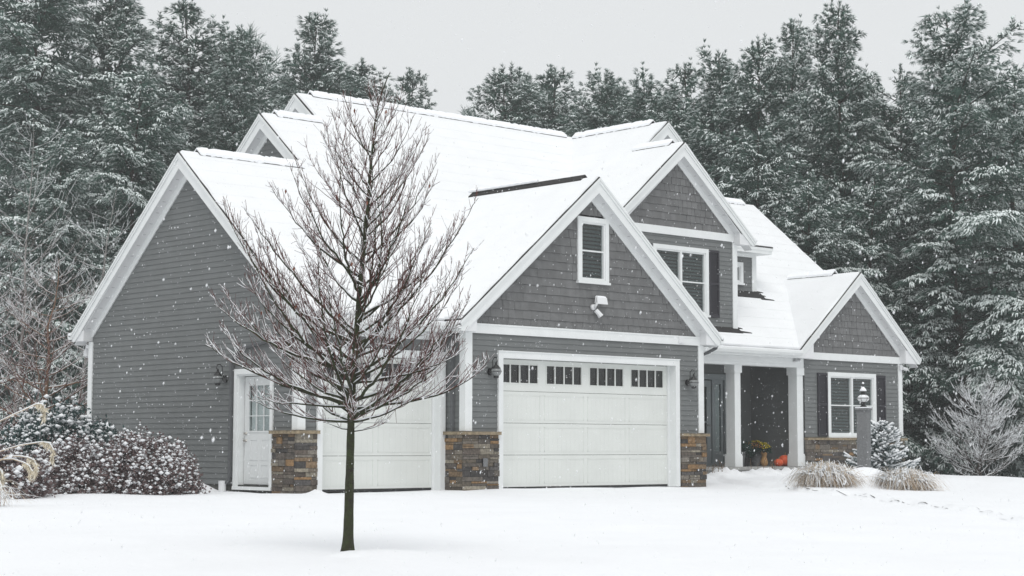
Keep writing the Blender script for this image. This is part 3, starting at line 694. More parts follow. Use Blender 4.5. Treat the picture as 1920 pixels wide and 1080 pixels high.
m.prism([(Xr-.02, 3.9, z2(3.9)-.03), (Xr-.02, 7.34, z2(7.34)-.03), (Xr-.02, 7.34, z2(7.34)-.33), (Xr-.02, 3.9, z2(3.9)-.33)], [(Xr, 3.9, z2(3.9)-.03), (Xr, 7.34, z2(7.34)-.03), (Xr, 7.34, z2(7.34)-.33), (Xr, 3.9, z2(3.9)-.33)]); part(m, 'rake_board', WT)

# ---- E: upper dormer gable
fE = Fr((0, 2.45, 0), (1, 0, 0), (0, -1, 0))
hw = window(fE, 7.76, 9.67, 3.86, 5.47, lights=2)
m = MB(); clap(m, fE, lo0(6.54), lo0(10.68), 3.56, 5.8, [hw]); part(m, 'clapboard_wall', 'siding')
m = MB(); shingles(m, fE, lambda z: 8.61-(7.42-z)/K, lambda z: 8.61+(7.42-z)/K, 5.89, 7.42); part(m, 'shingled_gable', 'shingle_siding', colors=True)
m = MB(); fE.box(m, 6.54, 10.68, 0, .045, 5.715, 5.895); part(m, 'band_board', WT)
gable_trim(fE, 8.61, 7.88, 2.50, 5.64, 2.07)
fEr = Fr((10.68, 0, 0), (0, 1, 0), (1, 0, 0))
m = MB(); fE.box(m, 10.55, 10.715, 0, .035, 3.56, 5.70); fEr.box(m, 2.45, 2.58, 0, .035, 3.56, 5.70); part(m, 'corner_board', WT)
m = MB(); fE.box(m, 9.2, 10.55, .0, .03, 3.56, 3.64); part(m, 'skirt_board', WT)
m = MB(); clap(m, fEr, lo0(2.45), lo0(3.8), 3.5, 5.9); part(m, 'clapboard_wall', 'siding')
shutter(fE, 9.69, 10.04, 3.87, 5.46); shutter(fE, 7.39, 7.74, 3.87, 5.46)
gutter((11.11, 2.19, 5.79), (11.11, 3.3, 5.79), (1, 0, 0), wd=.08, h=.08)
# ---- F gable and the small dormer wall
fF = Fr((0, 3.77, 0), (1, 0, 0), (0, -1, 0))
m = MB(); backing(m, fF, [(7.5, 5.0), (12.2, 5.6), (12.2, 6.0), (9.49, 8.2), (8.0, 7.0)], -.03); shingles(m, fF, lambda z: 9.49-(8.19-z)/K, lambda z: min(12.2, 9.49+(8.19-z)/K), 6.0, 8.19); part(m, 'shingled_gable', 'shingle_siding', colors=True)
gable_trim(fF, 9.49, 8.65, 2.80, 5.9, 2.75, right=True)
hw = window(fF, 11.75, 12.48, 4.88, 5.45, rail=False, blinds=False, tw=.09)
m = MB(); clap(m, fF, lo0(10.68), lo0(12.97), 4.74, 5.75, [hw]); part(m, 'clapboard_wall', 'siding')
fFr = Fr((12.97, 0, 0), (0, 1, 0), (1, 0, 0))
m = MB(); fF.box(m, 12.84, 13.005, 0, .035, 4.70, 5.68); fFr.box(m, 3.77, 3.9, 0, .035, 4.72, 5.68); part(m, 'corner_board', WT)
m = MB(); fF.box(m, 10.7, 12.84, 0, .03, 4.69, 4.75); part(m, 'skirt_board', WT)
m = MB(); clap(m, fFr, lo0(3.77), lambda z: 1.93+(z-3.17)/K, 4.75, 5.8); part(m, 'clapboard_wall', 'siding')
m = MB(); m.box(10.75, 13.22, 3.40, 3.44, 5.68, 5.84); m.box(10.75, 13.25, 3.385, 3.40, 5.76, 5.84); m.box(10.75, 13.22, 3.44, 3.77, 5.68, 5.70); m.box(13.19, 13.22, 3.44, 5.7, 5.68, 5.9); m.box(12.97, 13.19, 3.77, 5.6, 5.68, 5.70); m.box(10.75, 12.97, 3.72, 3.765, 5.60, 5.68); part(m, 'eave_board', WT)
m = MB(); fF.box(m, 10.7, 13.1, .02, .25, 4.50, 4.66)   # bare strip of shingles in front of the dormer
for k, vv in enumerate(m.v):
    x, y, z = vv; m.v[k] = (x, y, z2(y)+(.070 if z > 4.6 else -.02))
part(m, 'roof_flashing', 'shingle_dark')
m = MB()
for (y0, xa, xb) in ((3.48, 12.9, 13.4), (3.6, 12.9, 13.2), (3.72, 12.9, 13.25), (2.30, 10.7, 11.1), (2.42, 10.7, 10.9)):
    m.prism([(xa, y0, z2(y0)+.02), (xb, y0, z2(y0)+.06), (xb-.03, y0+.02, z2(y0+.02)+.06), (xa, y0+.045, z2(y0+.045)+.06)], [(xa, y0, z2(y0)+.078), (xb, y0, z2(y0)+.071), (xb-.03, y0+.02, z2(y0+.02)+.071), (xa, y0+.045, z2(y0+.045)+.078)])
part(m, 'bare_shingles', 'shingle_dark')
m = MB(); m.box(8.4, 10.75, 2.28, 2.45, 3.45, 3.55)
for k, vv in enumerate(m.v):
    x, y, z = vv; m.v[k] = (x, y, z2(y)+(.068 if z > 3.5 else -.02))
part(m, 'roof_flashing', 'shingle_dark')
# hidden back walls close the volume
m = MB(); m.box(-3.40, -.3, 7.85, 7.93, 0, 3.1); m.box(1.2, 12, 12.9, 13.0, 0, 3.2); m.box(12, 16.9, 12.3, 12.4, -1, 3.2); m.box(-.4, 1.0, 11.1, 11.2, 0, 3.2); m.box(-.44, -.40, 7.9, 11.2, 0, 4.5); m.box(1.12, 1.16, 11, 13, 0, 5.5); part(m, 'back_wall', 'siding')

# ==================================================================== vegetation
V3 = Vector
def unit(v): return v/np.maximum(np.linalg.norm(v, axis=-1, keepdims=True), 1e-9)
def tufts(P, D, L, rng, spread=0.42, nb=7, wd=0.022, snow=0.8, sw=0.035, droop=0.15, lift=0.018):
    """needle tufts: P base, D direction, L length -> V, F, MI (0 green, 1 snow)"""
    P = np.asarray(P, float); D = unit(np.asarray(D, float)); n = len(P); L = np.asarray(L, float).reshape(n, 1)
    up = np.tile([0, 0, 1.0], (n, 1)); s = unit(np.cross(D, up)+1e-5); u = unit(np.cross(s, D))
    Vs = []; Fs = []; Ms = []; base = 0
    for k in range(nb):
        a = 2*math.pi*(k+rng.random((n, 1)))/nb; sp_ = spread*(0.55+0.6*rng.random((n, 1)))
        d = unit(D*np.cos(sp_)+(s*np.cos(a)+u*np.sin(a))*np.sin(sp_)); tip = P+d*L*(0.75+0.4*rng.random((n, 1))); tip[:, 2] -= (L[:, 0]*droop*0.6)
        b = unit(np.cross(d, rng.normal(size=(n, 3))))*wd*0.5; mid = P + d*L*0.45
        Vs += [P, mid+b, tip, mid-b]; i = np.arange(n)[:, None]*0
        ids = [base+np.arange(n), base+n+np.arange(n), base+2*n+np.arange(n), base+3*n+np.arange(n)]; base += 4*n
        Fs.append(np.stack(ids, -1)); Ms.append(np.zeros(n, 'i'))
    sel = rng.random(n) < np.asarray(snow)*np.clip(1.25-np.abs(D[:, 2]), 0, 1); m = int(sel.sum())
    if m:
        p, d, l, ss = P[sel], D[sel], L[sel], s[sel]
        for off in ((-0.6, 0, 0.6) if sw < .1 else (-.5, .5)):
            dd = unit(d+ss*off*rng.uniform(0.2, 1.2, (m, 1))); up_ = np.array([0, 0, 1.0])*lift*rng.uniform(.3, 1.6, (m, 1))
            a0 = p+dd*l*0.12+up_; a1 = p+dd*l*0.6+up_*1.6; a2 = p+dd*l*(0.85+0.25*rng.random((m, 1)))+up_*0.3; a2[:, 2] -= l[:, 0]*droop
            w_ = ss*sw*rng.uniform(0.5, 1.2, (m, 1)); lo_ = np.array([0, 0, sw*0.35])
            Vs += [a0, a1+w_-lo_, a2, a1, a1-w_-lo_]
            q = [base+j*m+np.arange(m) for j in range(5)]; base += 5*m
            Fs += [np.stack([q[0], q[1], q[2], q[3]], -1), np.stack([q[0], q[3], q[2], q[4]], -1)]; Ms += [np.ones(m, 'i')]*2
    return np.concatenate(Vs), np.concatenate(Fs), np.concatenate(Ms)

def pine_data(seed, H=16.0, Rm=3.6, shape=0.75, low=0.04, droop=0.25, whorl=0.46, per=6, dens=1.0, tl=0.225, snow=0.92, gappy=0.15, irregular=0.25, top_up=0.6, nb=9):
    rng = np.random.default_rng(seed); rr = random.Random(seed)
    P, D, L, SN = [], [], [], []; P2, D2 = [], []; tb = MB()
    lean = rng.normal(0, .01, 2)
    trunk = lambda h: np.array([lean[0]*h+0.08*math.sin(h*.7+seed), lean[1]*h+0.08*math.cos(h*.55+seed), h])
    tb.tube([trunk(H*i/14) for i in range(15)], [max(.02, .20*(H/16)*(1-i/14.3)) for i in range(15)], 7)
    h = H*low; sectors = rng.uniform(1-irregular, 1+irregular, 8)
    while h < H*0.985:
        f = (h-H*low)/(H*(1-low)); t_ = 1-f
        Rh = Rm*(min(1, t_**shape*1.05))*(0.75+0.25*min(1, f*6))
        k = per if t_ > .1 else 3
        a0 = rng.random()*6.28
        for j in range(k):
            if rng.random() < gappy: continue
            az = a0+2*math.pi*j/k+rng.normal(0, .25); Lb = max(.25, Rh*sectors[int(az/6.283*8) % 8]*rng.uniform(.65, 1.15))
            out = np.array([math.cos(az), math.sin(az), 0]); up_ = np.array([0, 0, 1.0])
            rise = 0.10+top_up*max(0, f-.35)*1.6+rng.normal(0, .06); dr = droop*(1.1-f)*1.1+.03
            pt = lambda t: trunk(h)+out*Lb*t*(1-.12*f*t)+up_*Lb*(rise*t-dr*t*t)
            side = np.array([-out[1], out[0], 0]); bs_ = float(np.clip(rng.normal(snow-.05+.1*f, .12+.30*(1-f)), .05, 1.15)); k0 = len(P)
            n_ = max(3, int(Lb/.5)); tb.tube([pt(i/n_) for i in range(n_+1)], [max(.008, .02*Lb/2.5*(1-i/(n_+.3))+.006) for i in range(n_+1)], 3, False)
            nbl = max(4, int(Lb/.15*dens))
            ts = np.linspace(.30, 1.0, nbl)
            for q, t in enumerate(ts):
                p0 = pt(t); tg = pt(min(1, t+.05))-pt(max(0, t-.05)); tg = tg/(np.linalg.norm(tg)+1e-9)
                for sg in (-1, 1):
                    if rng.random() < .12: continue
                    ll = (.20+.42*Lb*(1-t)**.8*(.3+t))*rng.uniform(.6, 1.2); ll = min(ll, 1.1)
                    d0 = tg*rng.uniform(.5, .9)+side*sg*rng.uniform(.5, .9)+up_*rng.normal(.05-droop*.3, .12); d0 /= np.linalg.norm(d0)
                    m = max(1, int(ll/.155*dens))
                    for r_ in range(m):
                        tt = (r_+1)/m; pp = p0+d0*ll*tt; pp[2] -= ll*tt*tt*(.12+droop*.5)
                        dd = d0+rng.normal(0, .33, 3)+side*sg*.1; dd[2] -= droop*1.0*tt-.12
                        P.append(pp); D.append(dd); L.append(tl*rng.uniform(.7, 1.15))
                P.append(p0); D.append(tg+up_*(.25*f-.1*(1-f))+rng.normal(0, .12, 3)); L.append(tl*.9)
                if rng.random() < .8: P2.append(pt(rng.uniform(.05, .6))+rng.normal(0, .12, 3)); D2.append(rng.normal(0, 1, 3)+out)
            if f > .55:        # upswept shoots near the top
                for _ in range(3):
                    t = rng.uniform(.5, 1); pp = pt(t); ln = rng.uniform(.2, .65)
                    for q in range(3): P.append(pp+up_*ln*q/3); D.append(up_+rng.normal(0, .25, 3)); L.append(tl*.8)
            SN += [bs_]*(len(P)-k0)
        h += whorl*rng.uniform(.7, 1.3)*(1 if f < .8 else .7)
    for q in range(5): P.append(trunk(H-.25+q*.09)); D.append(np.array([0, 0, 1])+rng.normal(0, .2, 3)); L.append(tl); SN.append(.4)
    V, F, MI = tufts(P, D, L, rng, spread=.46, wd=.017, snow=np.array(SN), sw=.026, nb=nb, droop=.10+droop*.4, lift=.03)
    V2, F2, M2 = tufts(P2, D2, np.full(len(P2), tl*1.6), rng, spread=.8, wd=.05, snow=0, nb=6)
    V = np.concatenate([V, V2]); F = np.concatenate([F, F2+len(V)-len(V2)]); MI = np.concatenate([MI, M2])
    return V, F, MI, tb
def pine_proto(seed, **k):
    V, F, MI, tb = pine_data(seed, **k)
    root = bpy.data.objects.new('pine_tree', None)
    COL.objects.link(root)
    npmesh('crown', V, F, ['needles', 'pine_snow'], MI, root); tb.build('trunk', 'bark', root)
    return root
def copy_tree(o):
    c = o.copy(); COL.objects.link(c)
    for ch in o.children:
        d = ch.copy(); COL.objects.link(d); d.parent = c
    return c
protos = []
specs = [dict(seed=1, Rm=3.7, shape=.62, droop=.22), dict(seed=2, Rm=3.2, shape=.58, droop=.16, gappy=.22, irregular=.35),
         dict(seed=3, Rm=4.0, shape=.55, droop=.40, irregular=.35, snow=.85, gappy=.32, whorl=.5), dict(seed=4, Rm=3.0, shape=.60, droop=.12, gappy=.25, top_up=.9, irregular=.35),
         dict(seed=5, Rm=4.1, shape=.5, droop=.30, gappy=.28, irregular=.45)]
for sp_ in specs: protos.append(pine_proto(**sp_))
FWD2 = np.array([math.sin(-YAW), math.cos(YAW)]); RGT2 = np.array([math.cos(YAW), -math.sin(-YAW)])
PINES = [  # x, y, height, width factor, kind, turn, base z, label
    (10.06, 37.26, 20.83, 1.15, 4, 1.49, -0.2, 'massive hazy white pine cut off by the left edge of the photo'),
    (14.98, 39.97, 20.8, 1.0, 0, 3.42, -0.2, 'tall dense white pine second from the left edge, top out of frame'),
    (18.98, 40.33, 20.01, 1.06, 1, 2.32, -0.2, 'rounded tall pine above the left garage gable, third crown from the left'),
    (18.15, 35.25, 17.85, 0.83, 3, 3.79, -0.2, 'narrow pointed pine rising just left of the middle stepped gable'),
    (26.54, 40.9, 20.65, 1.06, 1, 3.93, -0.2, 'bushy topped pine rising right behind the highest left gable'),
    (32.41, 45.35, 20.01, 1.22, 0, 0.41, -0.2, 'low sloping pine crown behind the ridge, left of the young tree top'),
    (43.19, 54.87, 22.53, 0.94, 1, 0.08, -0.2, 'small pale pine crown standing alone right of the young tree top'),
    (7.6, 25.15, 12.84, 0.95, 2, 5.26, -0.2, 'dark drooping pine directly left of the garage gable peak'),
    (4.42, 24.24, 10.59, 0.9, 4, 1.63, -0.2, 'shorter hazy pine low at the left behind the bare trees'),
    (34.11, 36.53, 20.11, 0.97, 0, 1.47, -1.6, 'leftmost pine of the row behind the middle of the roof ridge'),
    (37.06, 36.51, 20.38, 1.08, 1, 6.25, -1.6, 'second pine behind the middle of the roof ridge, broad flat crown'),
    (34.65, 30.47, 19.01, 0.94, 3, 2.95, -1.6, 'open crowned pine above the valley of the roof'),
    (33.01, 26.41, 17.98, 0.89, 3, 5.25, -1.6, 'spiky pine above the top right roof gable'),
    (29.8, 21.03, 17.15, 0.97, 1, 2.99, -1.6, 'pine just right of the top right roof gable peak'),
    (26.01, 16.26, 16.35, 0.8, 3, 4.01, -1.6, 'spiked pine at the start of the tall right hand group'),
    (25.44, 13.84, 16.34, 0.8, 0, 0.95, -1.6, 'dense pine in the right group with twin short leaders'),
    (29.35, 15.37, 17.8, 0.72, 1, 3.99, -1.6, 'slim pine left of the tallest pine in the right group'),
    (25.51, 10.54, 16.99, 0.74, 0, 5.45, -1.6, 'tallest pine of the right group with an airy candle like top'),
    (28.36, 10.02, 14.87, 0.85, 4, 3.29, -1.6, 'lower pine filling the gap between the two tallest right pines'),
    (24.37, 5.23, 15.51, 0.92, 4, 4.66, -1.6, 'wide tall pine nearest the right edge with full crown'),
    (28.74, 5.81, 14.28, 0.95, 2, 4.22, -1.6, 'drooping pine cut off by the right edge of the photo'),
    (19.94, 7.93, 10.48, 0.9, 2, 0.4, -1.6, 'drooping dark pine behind the upper dormer gable'),
    (22.86, 7.39, 10.55, 0.95, 2, 4.76, -1.6, 'drooping snow laden pine behind the small right gable'),
    (30.45, 9.63, 10.44, 0.9, 2, 3.71, -1.6, 'low broad pine with heavy snow fronds right of the house corner'),
    (30.51, 7.21, 8.97, 0.85, 4, 1.89, -1.6, 'short dark pine at the lower right edge of the photo'),
    (21.95, 11.77, 12.5, 1.08, 2, 0.19, -1.6, 'dark pine seen over the right end of the main ridge'),
]
used = [False]*5
GP = 'snowy pine trees behind the house'
for (x, y, H_, wf, kd, rz, bz, lab) in PINES:
    if not used[kd]: r_ = protos[kd]; used[kd] = True
    else: r_ = copy_tree(protos[kd])
    r_.name = 'pine_tree'; r_.location = (x, y, bz); r_.rotation_euler = (0, 0, rz); s_ = H_/16.0; r_.scale = (s_*wf*1.3, s_*wf*1.3, s_)
    r_['label'] = lab; r_['category'] = 'pine tree'; r_['group'] = GP

# far wood behind everything, one mass
rng = np.random.default_rng(99); Vs, Fs, Ms = [], [], []; base = 0
for i in range(2):
    V, F, MI, tb = pine_data(60+i, H=14, Rm=3.6, dens=.7, whorl=.6, per=5, nb=4, tl=.42, snow=.8)
    Vs.append(V); Fs.append(F); Ms.append(MI)
AV, AF, AM = [], [], []; base = 0
FARW = [(19.9, 66.6, 1.543, -1.0), (25.2, 74.0, 1.694, -1.0), (26.9, 73.5, 1.868, -1.0), (21.8, 60.0, 1.581, -1.0), (24.6, 60.4, 1.626, -1.0), (28.7, 64.6, 1.605, -1.0), (34.3, 69.3, 1.691, -1.0), (28.0, 55.2, 1.486, -1.0), (34.2, 60.9, 1.774, -1.0), (35.8, 59.9, 1.814, -1.0), (42.3, 65.5, 1.777, -1.0), (33.7, 51.0, 1.539, -1.0), (34.3, 47.9, 1.419, -1.0), (43.3, 58.0, 1.442, -1.0), (49.1, 60.0, 1.509, -1.0), (42.1, 48.4, 1.43, -1.0), (39.5, 43.3, 1.276, -1.0), (48.6, 50.7, 1.655, -1.0), (53.3, 53.3, 1.704, -1.0), (56.1, 51.3, 1.7, -1.0), (51.7, 45.0, 1.55, -1.0), (53.8, 44.0, 1.562, -1.0), (54.6, 41.5, 1.574, -1.0), (51.6, 36.7, 1.514, -1.0), (57.4, 38.6, 1.553, -1.0), (56.3, 36.6, 1.517, -1.0), (60.6, 37.5, 1.559, -1.0), (62.0, 36.0, 1.583, -1.0), (59.1, 30.7, 1.464, -1.0), (54.7, 25.5, 1.458, -1.0), (71.4, 34.2, 1.689, -1.0), (66.1, 28.8, 1.569, -1.0), (62.2, 24.5, 1.477, -1.0), (63.0, 22.6, 1.464, -1.0)]
for i, (x, y, sc_, bz) in enumerate(FARW):
    V, F, MI = Vs[i % 2], Fs[i % 2], Ms[i % 2]; a = rng.random()*6.28; c, s = math.cos(a), math.sin(a)
    W = np.stack([V[:, 0]*c-V[:, 1]*s, V[:, 0]*s+V[:, 1]*c, V[:, 2]], -1)*sc_+np.array([x, y, bz])
    AV.append(W); AF.append(F+base); AM.append(MI); base += len(V)
far = npmesh('far_woods', np.concatenate(AV), np.concatenate(AF), ['needles', 'pine_snow'], np.concatenate(AM)); far['kind'] = 'stuff'
far['label'] = 'mass of snowy evergreen woods far behind the house'; far['category'] = 'woods'

# ---------------------------------------------------------------- bare trees
def curve(p0, p1, p2, n):
    return [p0*(1-t)**2+p1*2*t*(1-t)+p2*t*t for t in [i/n for i in range(n+1)]]
def snow_on(mb, pts, rads, rr, amt=1.0, mn=.0045, drop=.15):
    run = []; rad = []
    def flush():
        if len(run) > 1:
            rad[0] *= .4; rad[-1] *= .4; mb.tube(run, rad, 4)
    for i in range(len(pts)):
        t = pts[min(i+1, len(pts)-1)]-pts[max(i-1, 0)]; t = t.normalized() if t.length > 1e-6 else V3((0, 0, 1))
        hz = math.sqrt(max(0, 1-t.z*t.z)); ok = hz > .38 and rr.random() > drop
        if ok:
            r = (max(rads[i]*.75, mn)*(.45+.65*hz)*rr.uniform(.7, 1.25))*amt; run.append(pts[i]+V3((0, 0, rads[i]*.55+r*.55))); rad.append(r)
        else: flush(); run.clear(); rad.clear()
    flush()
def bare_tree(name, loc, seed, trunk_pts, r0, prim, sec_step=.12, sec_len=.45, ter=True, mats=('bark_young', 'twig_red'), sw_mn=.0045, thick=1.0, snow_amt=1.0, leaves=0):
    """prim: list of (t on trunk, azimuth, horizontal reach, rise, bow)"""
    rr = random.Random(seed); root = thing(name, '', '', loc); tr = MB(); tw = MB(); sn_ = MB(); lv = MB()
    T = [V3(p) for p in trunk_pts]; nT = len(T)-1
    tr_r = [r0*(1-.95*(i/nT)**.62) for i in range(nT+1)]
    T2 = []; R2 = []
    for i in range(nT*4+1):
        q = min(i/4, nT-1e-6); j = int(q); T2.append(T[j].lerp(T[j+1], q-j)); R2.append((tr_r[j]+(tr_r[j+1]-tr_r[j])*(q-j))*rr.uniform(.95, 1.06)*(1+.35*max(0, 1-q*2.2)))
    tr.tube(T2, R2, 12)
    def tp(t): q = t*nT; i = min(int(q), nT-1); return T[i].lerp(T[i+1], q-i), tr_r[i]+(tr_r[i+1]-tr_r[i])*(q-i)
    def jit(a): return V3((rr.gauss(0, a), rr.gauss(0, a), rr.gauss(0, a)))
    def wig(pts, a):
        return [pts[0]]+[p+jit(a) for p in pts[1:]]
    for (t, az, reach, rise, bow) in prim:
        p0, rt = tp(t); out = V3((math.cos(az), math.sin(az), 0)); sd = V3((-out.y, out.x, 0))
        p2 = p0+out*reach+V3((0, 0, rise)); p1 = p0+out*reach*(.55+.3*bow)+V3((0, 0, rise*(.40-.3*bow)))+sd*rr.gauss(0, .10*reach)
        Lp = (p2-p0).length; n = max(4, int(Lp/.09)); pts = wig(curve(p0, p1, p2, n), .006)
        rb = min(rt*.6, .004+.0105*Lp*thick); rads = [max(.0022, rb*(1-.88*i/n)) for i in range(n+1)]
        tr.tube(pts, rads, 5); snow_on(sn_, pts, rads, rr, snow_amt, sw_mn, .06)
        ns = int(Lp/sec_step)
        for k in range(ns):
            f = .14+.84*(k+rr.random())/ns; q = f*n; i = min(int(q), n-1); b0 = pts[i].lerp(pts[i+1], q-i); tg = (pts[i+1]-pts[i]).normalized()
            a = rr.choice((-1, 1)); ls = sec_len*(.35+.9*(1-f))*rr.uniform(.5, 1.3)*min(1, .4+Lp*.5)
            d = tg*rr.uniform(.6, 1.1)+sd*a*rr.uniform(.2, .8)+V3((0, 0, rr.uniform(.1, .75))); d.normalize()
            e = b0+d*ls+V3((0, 0, ls*rr.uniform(0, .3))); m = max(3, int(ls/.07)); sp2 = wig(curve(b0, b0+d*ls*.5-V3((0, 0, ls*.05)), e, m), .004)
            r1 = max(.0024, min(rads[i]*.62, .0075*thick)); r1s = [max(.0019, r1*(1-.7*j/m)) for j in range(m+1)]
            tw.tube(sp2, r1s, 4, False); snow_on(sn_, sp2, r1s, rr, snow_amt, sw_mn, .12)
            if leaves and rr.random() < leaves:
                c = sp2[-1]; lv.face([c, c+V3((.02, .01, -.02)), c+V3((.01, .02, -.05)), c+V3((-.015, 0, -.025))])
            if ter:
                for _ in range(rr.choice((3, 4, 5)) if ls > .15 else 2):
                    j = rr.randrange(max(1, m)); c0 = sp2[j]; d2 = (sp2[j+1]-sp2[j]).normalized()*.7+jit(.45)+V3((0, 0, .35)); d2.normalize(); l3 = rr.uniform(.05, .17)*(ls/.35)**.5
                    p3 = [c0, c0+d2*l3*.5+jit(.003), c0+d2*l3+V3((0, 0, .01))]; tw.tube(p3, [.0026, .0022, .0017], 3, False)
                    if rr.random() < .75: snow_on(sn_, p3, [.0026, .0024, .002], rr, snow_amt, sw_mn, 0)
    tr.build('trunk', mats[0], root, smooth=True); tw.build('twigs', mats[1], root); sn_.build('twig_snow', 'tuft_snow', root, smooth=True)
    if leaves and lv.v: lv.build('dead_leaf', 'brown_leaf', root)
    return root
rr = random.Random(5)
TB = V3((-11.41, -11.38, gz(-11.41, -11.38)-.02)); hT = 4.82
rx, ry = .738, -.675
def tpnt(dr, h): return (rx*dr, ry*dr, h)
trunkP = [tpnt(a*.00532, (1043-v)*.00532) for a, v in ((0, 1045), (1, 1000), (2, 930), (3, 860), (4, 790), (7, 720), (12, 640), (17, 560), (24, 480), (29, 420), (33, 370), (38, 300), (43, 240), (52, 190), (66, 150), (72, 137))]
env = [(790, 70), (750, 200), (700, 262), (640, 262), (600, 262), (540, 262), (500, 256), (450, 246), (400, 232), (350, 210), (300, 170), (250, 122), (200, 74), (165, 22), (140, 4)]
def envR(z):
    v = 1043-z/.00532
    for (a, ra), (b, rb) in zip(env[:-1], env[1:]):
        if a >= v >= b: return (ra+(rb-ra)*(a-v)/(a-b))*.00532
    return .35 if v > 790 else .02
zs_ = [p[2] for p in trunkP]
prim = []
NP = 92
for i in range(NP):
    f = i/(NP-1); az = i*2.399+rr.gauss(0, .3)
    if i < 12: ze = rr.uniform(1.30, 2.1); re = envR(ze)*rr.uniform(.75, 1.05); h0 = max(1.30, ze-rr.uniform(.1, .65)); bow = rr.uniform(.3, .8)
    else:
        ze = 1.95+2.75*((i-12)/(NP-13))**.85; re = envR(ze)*rr.uniform(.66, 1.10); h0 = ze-(.22+.95*re)*rr.uniform(.75, 1.25); h0 = max(1.32+.75*rr.random()**1.5, h0); bow = rr.uniform(.0, .55)
    ze = min(ze, 4.75); h0 = min(h0, ze-.1)
    # trunk parameter at that height
    j = max(q for q in range(len(zs_)-1) if zs_[q] <= h0); t = (j+(h0-zs_[j])/(zs_[j+1]-zs_[j]))/(len(zs_)-1)
    prim.append((t, az, re, ze-h0, bow))
yt = bare_tree('young_tree', TB, 11, trunkP, .062, prim, sec_step=.095, sec_len=.46, mats=('bark_young', 'twig_red'), sw_mn=.0042, thick=.8, leaves=.015)
yt['label'] = 'slender bare young tree with snow lined branches on the front lawn'; yt['category'] = 'tree'
m = MB(); m.lathe([(.48, -.05), (.36, .0), (.22, .035), (.10, .05), (.0, .05)], (.06, -.10, -.01), 20, lambda a: 1+.12*math.sin(a*2)+.06*math.sin(a*5)); o = m.build('snow_mound', 'snow', yt, smooth=True); o.location = (0, 0, .0)

def shrub_tree(name, label, cat, loc, seed, H, Rr, nprim, mats, thick=1.6, bow=.2, r0=.06, lean=(0, 0), sec_step=.2, sec_len=.6, rise=(.3, .9), start=.12, sw=.012, group=None, amt=1.0, shape=0.5, ter=True):
    rr = random.Random(seed); T = [(lean[0]*f+rr.gauss(0, .03), lean[1]*f+rr.gauss(0, .03), H*f*.92) for f in [i/10 for i in range(11)]]; T[0] = (0, 0, -.1); pr = []
    for i in range(nprim):
        f = start+(1-start-.05)*(i/nprim); re = Rr*(1-f)**shape*rr.uniform(.6, 1.05); pr.append((f, i*2.399+rr.gauss(0, .4), re, re*rr.uniform(*rise), bow+rr.gauss(0, .1)))
    t = bare_tree(name, loc, seed, T, r0, pr, sec_step=sec_step, sec_len=sec_len, mats=mats, sw_mn=sw, thick=thick, snow_amt=amt, ter=ter)
    t['label'] = label; t['category'] = cat
    if group: t['group'] = group
    return t
shrub_tree('birch_tree', 'brown barked young river birch with snowy arching twigs left of the house', 'tree', (-3.68, 9.7, -.1), 31, 5.4, 2.3, 46, ('bark_birch', 'twig_red'), thick=1.3, r0=.085, lean=(.35, -.1), sec_step=.16, sec_len=.85, rise=(.15, .75), start=.1, sw=.006, shape=.45, amt=.75)
shrub_tree('bare_tree', 'tall thin pale trunked bare tree nearest the left edge', 'tree', (-1.39, 15.27, -.2), 32, 10.0, 2.6, 36, ('bark_pale', 'bark'), thick=1.4, r0=.08, lean=(.3, 0), sec_step=.30, sec_len=1.0, rise=(.5, 1.2), start=.3, sw=.006, amt=.7, group='bare trees at the left edge of the woods', ter=False)
shrub_tree('bare_tree', 'leaning pale bare tree between the river birch and the garage gable', 'tree', (0.15, 15.58, -.2), 33, 8.5, 2.4, 34, ('bark_pale', 'bark'), thick=1.4, r0=.08, lean=(1.1, -.5), sec_step=.30, sec_len=1.0, rise=(.4, 1.1), start=.25, sw=.006, amt=.7, group='bare trees at the left edge of the woods', ter=False)
shrub_tree('bare_tree', 'low spreading bare tree with brown twigs cut off by the left edge', 'tree', (-3.2, 13.4, -.2), 34, 6.5, 2.8, 40, ('bark', 'twig_red'), thick=1.3, r0=.09, lean=(.2, 0), sec_step=.22, sec_len=.9, rise=(.3, .9), start=.12, sw=.006, amt=.7, group='bare trees at the left edge of the woods', ter=False)
shrub_tree('bare_shrub', 'bare vase shaped shrub with snowy twigs at the right under the pines', 'shrub', (19.6, 1.6, -.25), 35, 2.75, 1.75, 64, ('bark', 'bark'), thick=1.1, r0=.045, lean=(.1, 0), sec_step=.085, sec_len=.5, rise=(.15, 1.1), start=.08, sw=.0075, amt=1.0, shape=.4)

# ---------------------------------------------------------------- bushes
OCT = np.array([[1, 0, 0], [-1, 0, 0], [0, 1, 0], [0, -1, 0], [0, 0, 1], [0, 0, -1], [.6, .6, .35], [-.6, .6, .35], [.6, -.6, .35], [-.6, -.6, .35]], float)
OCF = np.array([[4, 6, 8], [4, 7, 6], [4, 9, 7], [4, 8, 9], [0, 8, 6], [2, 6, 7], [1, 7, 9], [3, 9, 8], [0, 6, 2], [2, 7, 1], [1, 9, 3], [3, 8, 0], [5, 0, 2], [5, 2, 1], [5, 1, 3], [5, 3, 0]])
def blobs(P, Sz, rng, flat=.55):
    n = len(P); J = OCT[None]*(1+rng.normal(0, .13, (n, 10, 1))); a = rng.random(n)*6.28; c, s = np.cos(a)[:, None], np.sin(a)[:, None]
    Q = np.stack([J[..., 0]*c-J[..., 1]*s*.8, J[..., 0]*s+J[..., 1]*c*.8, J[..., 2]*flat], -1)*np.asarray(Sz).reshape(n, 1, 1)+np.asarray(P)[:, None]
    F = (OCF[None]+np.arange(n)[:, None, None]*10).reshape(-1, 3); return Q.reshape(-1, 3), F
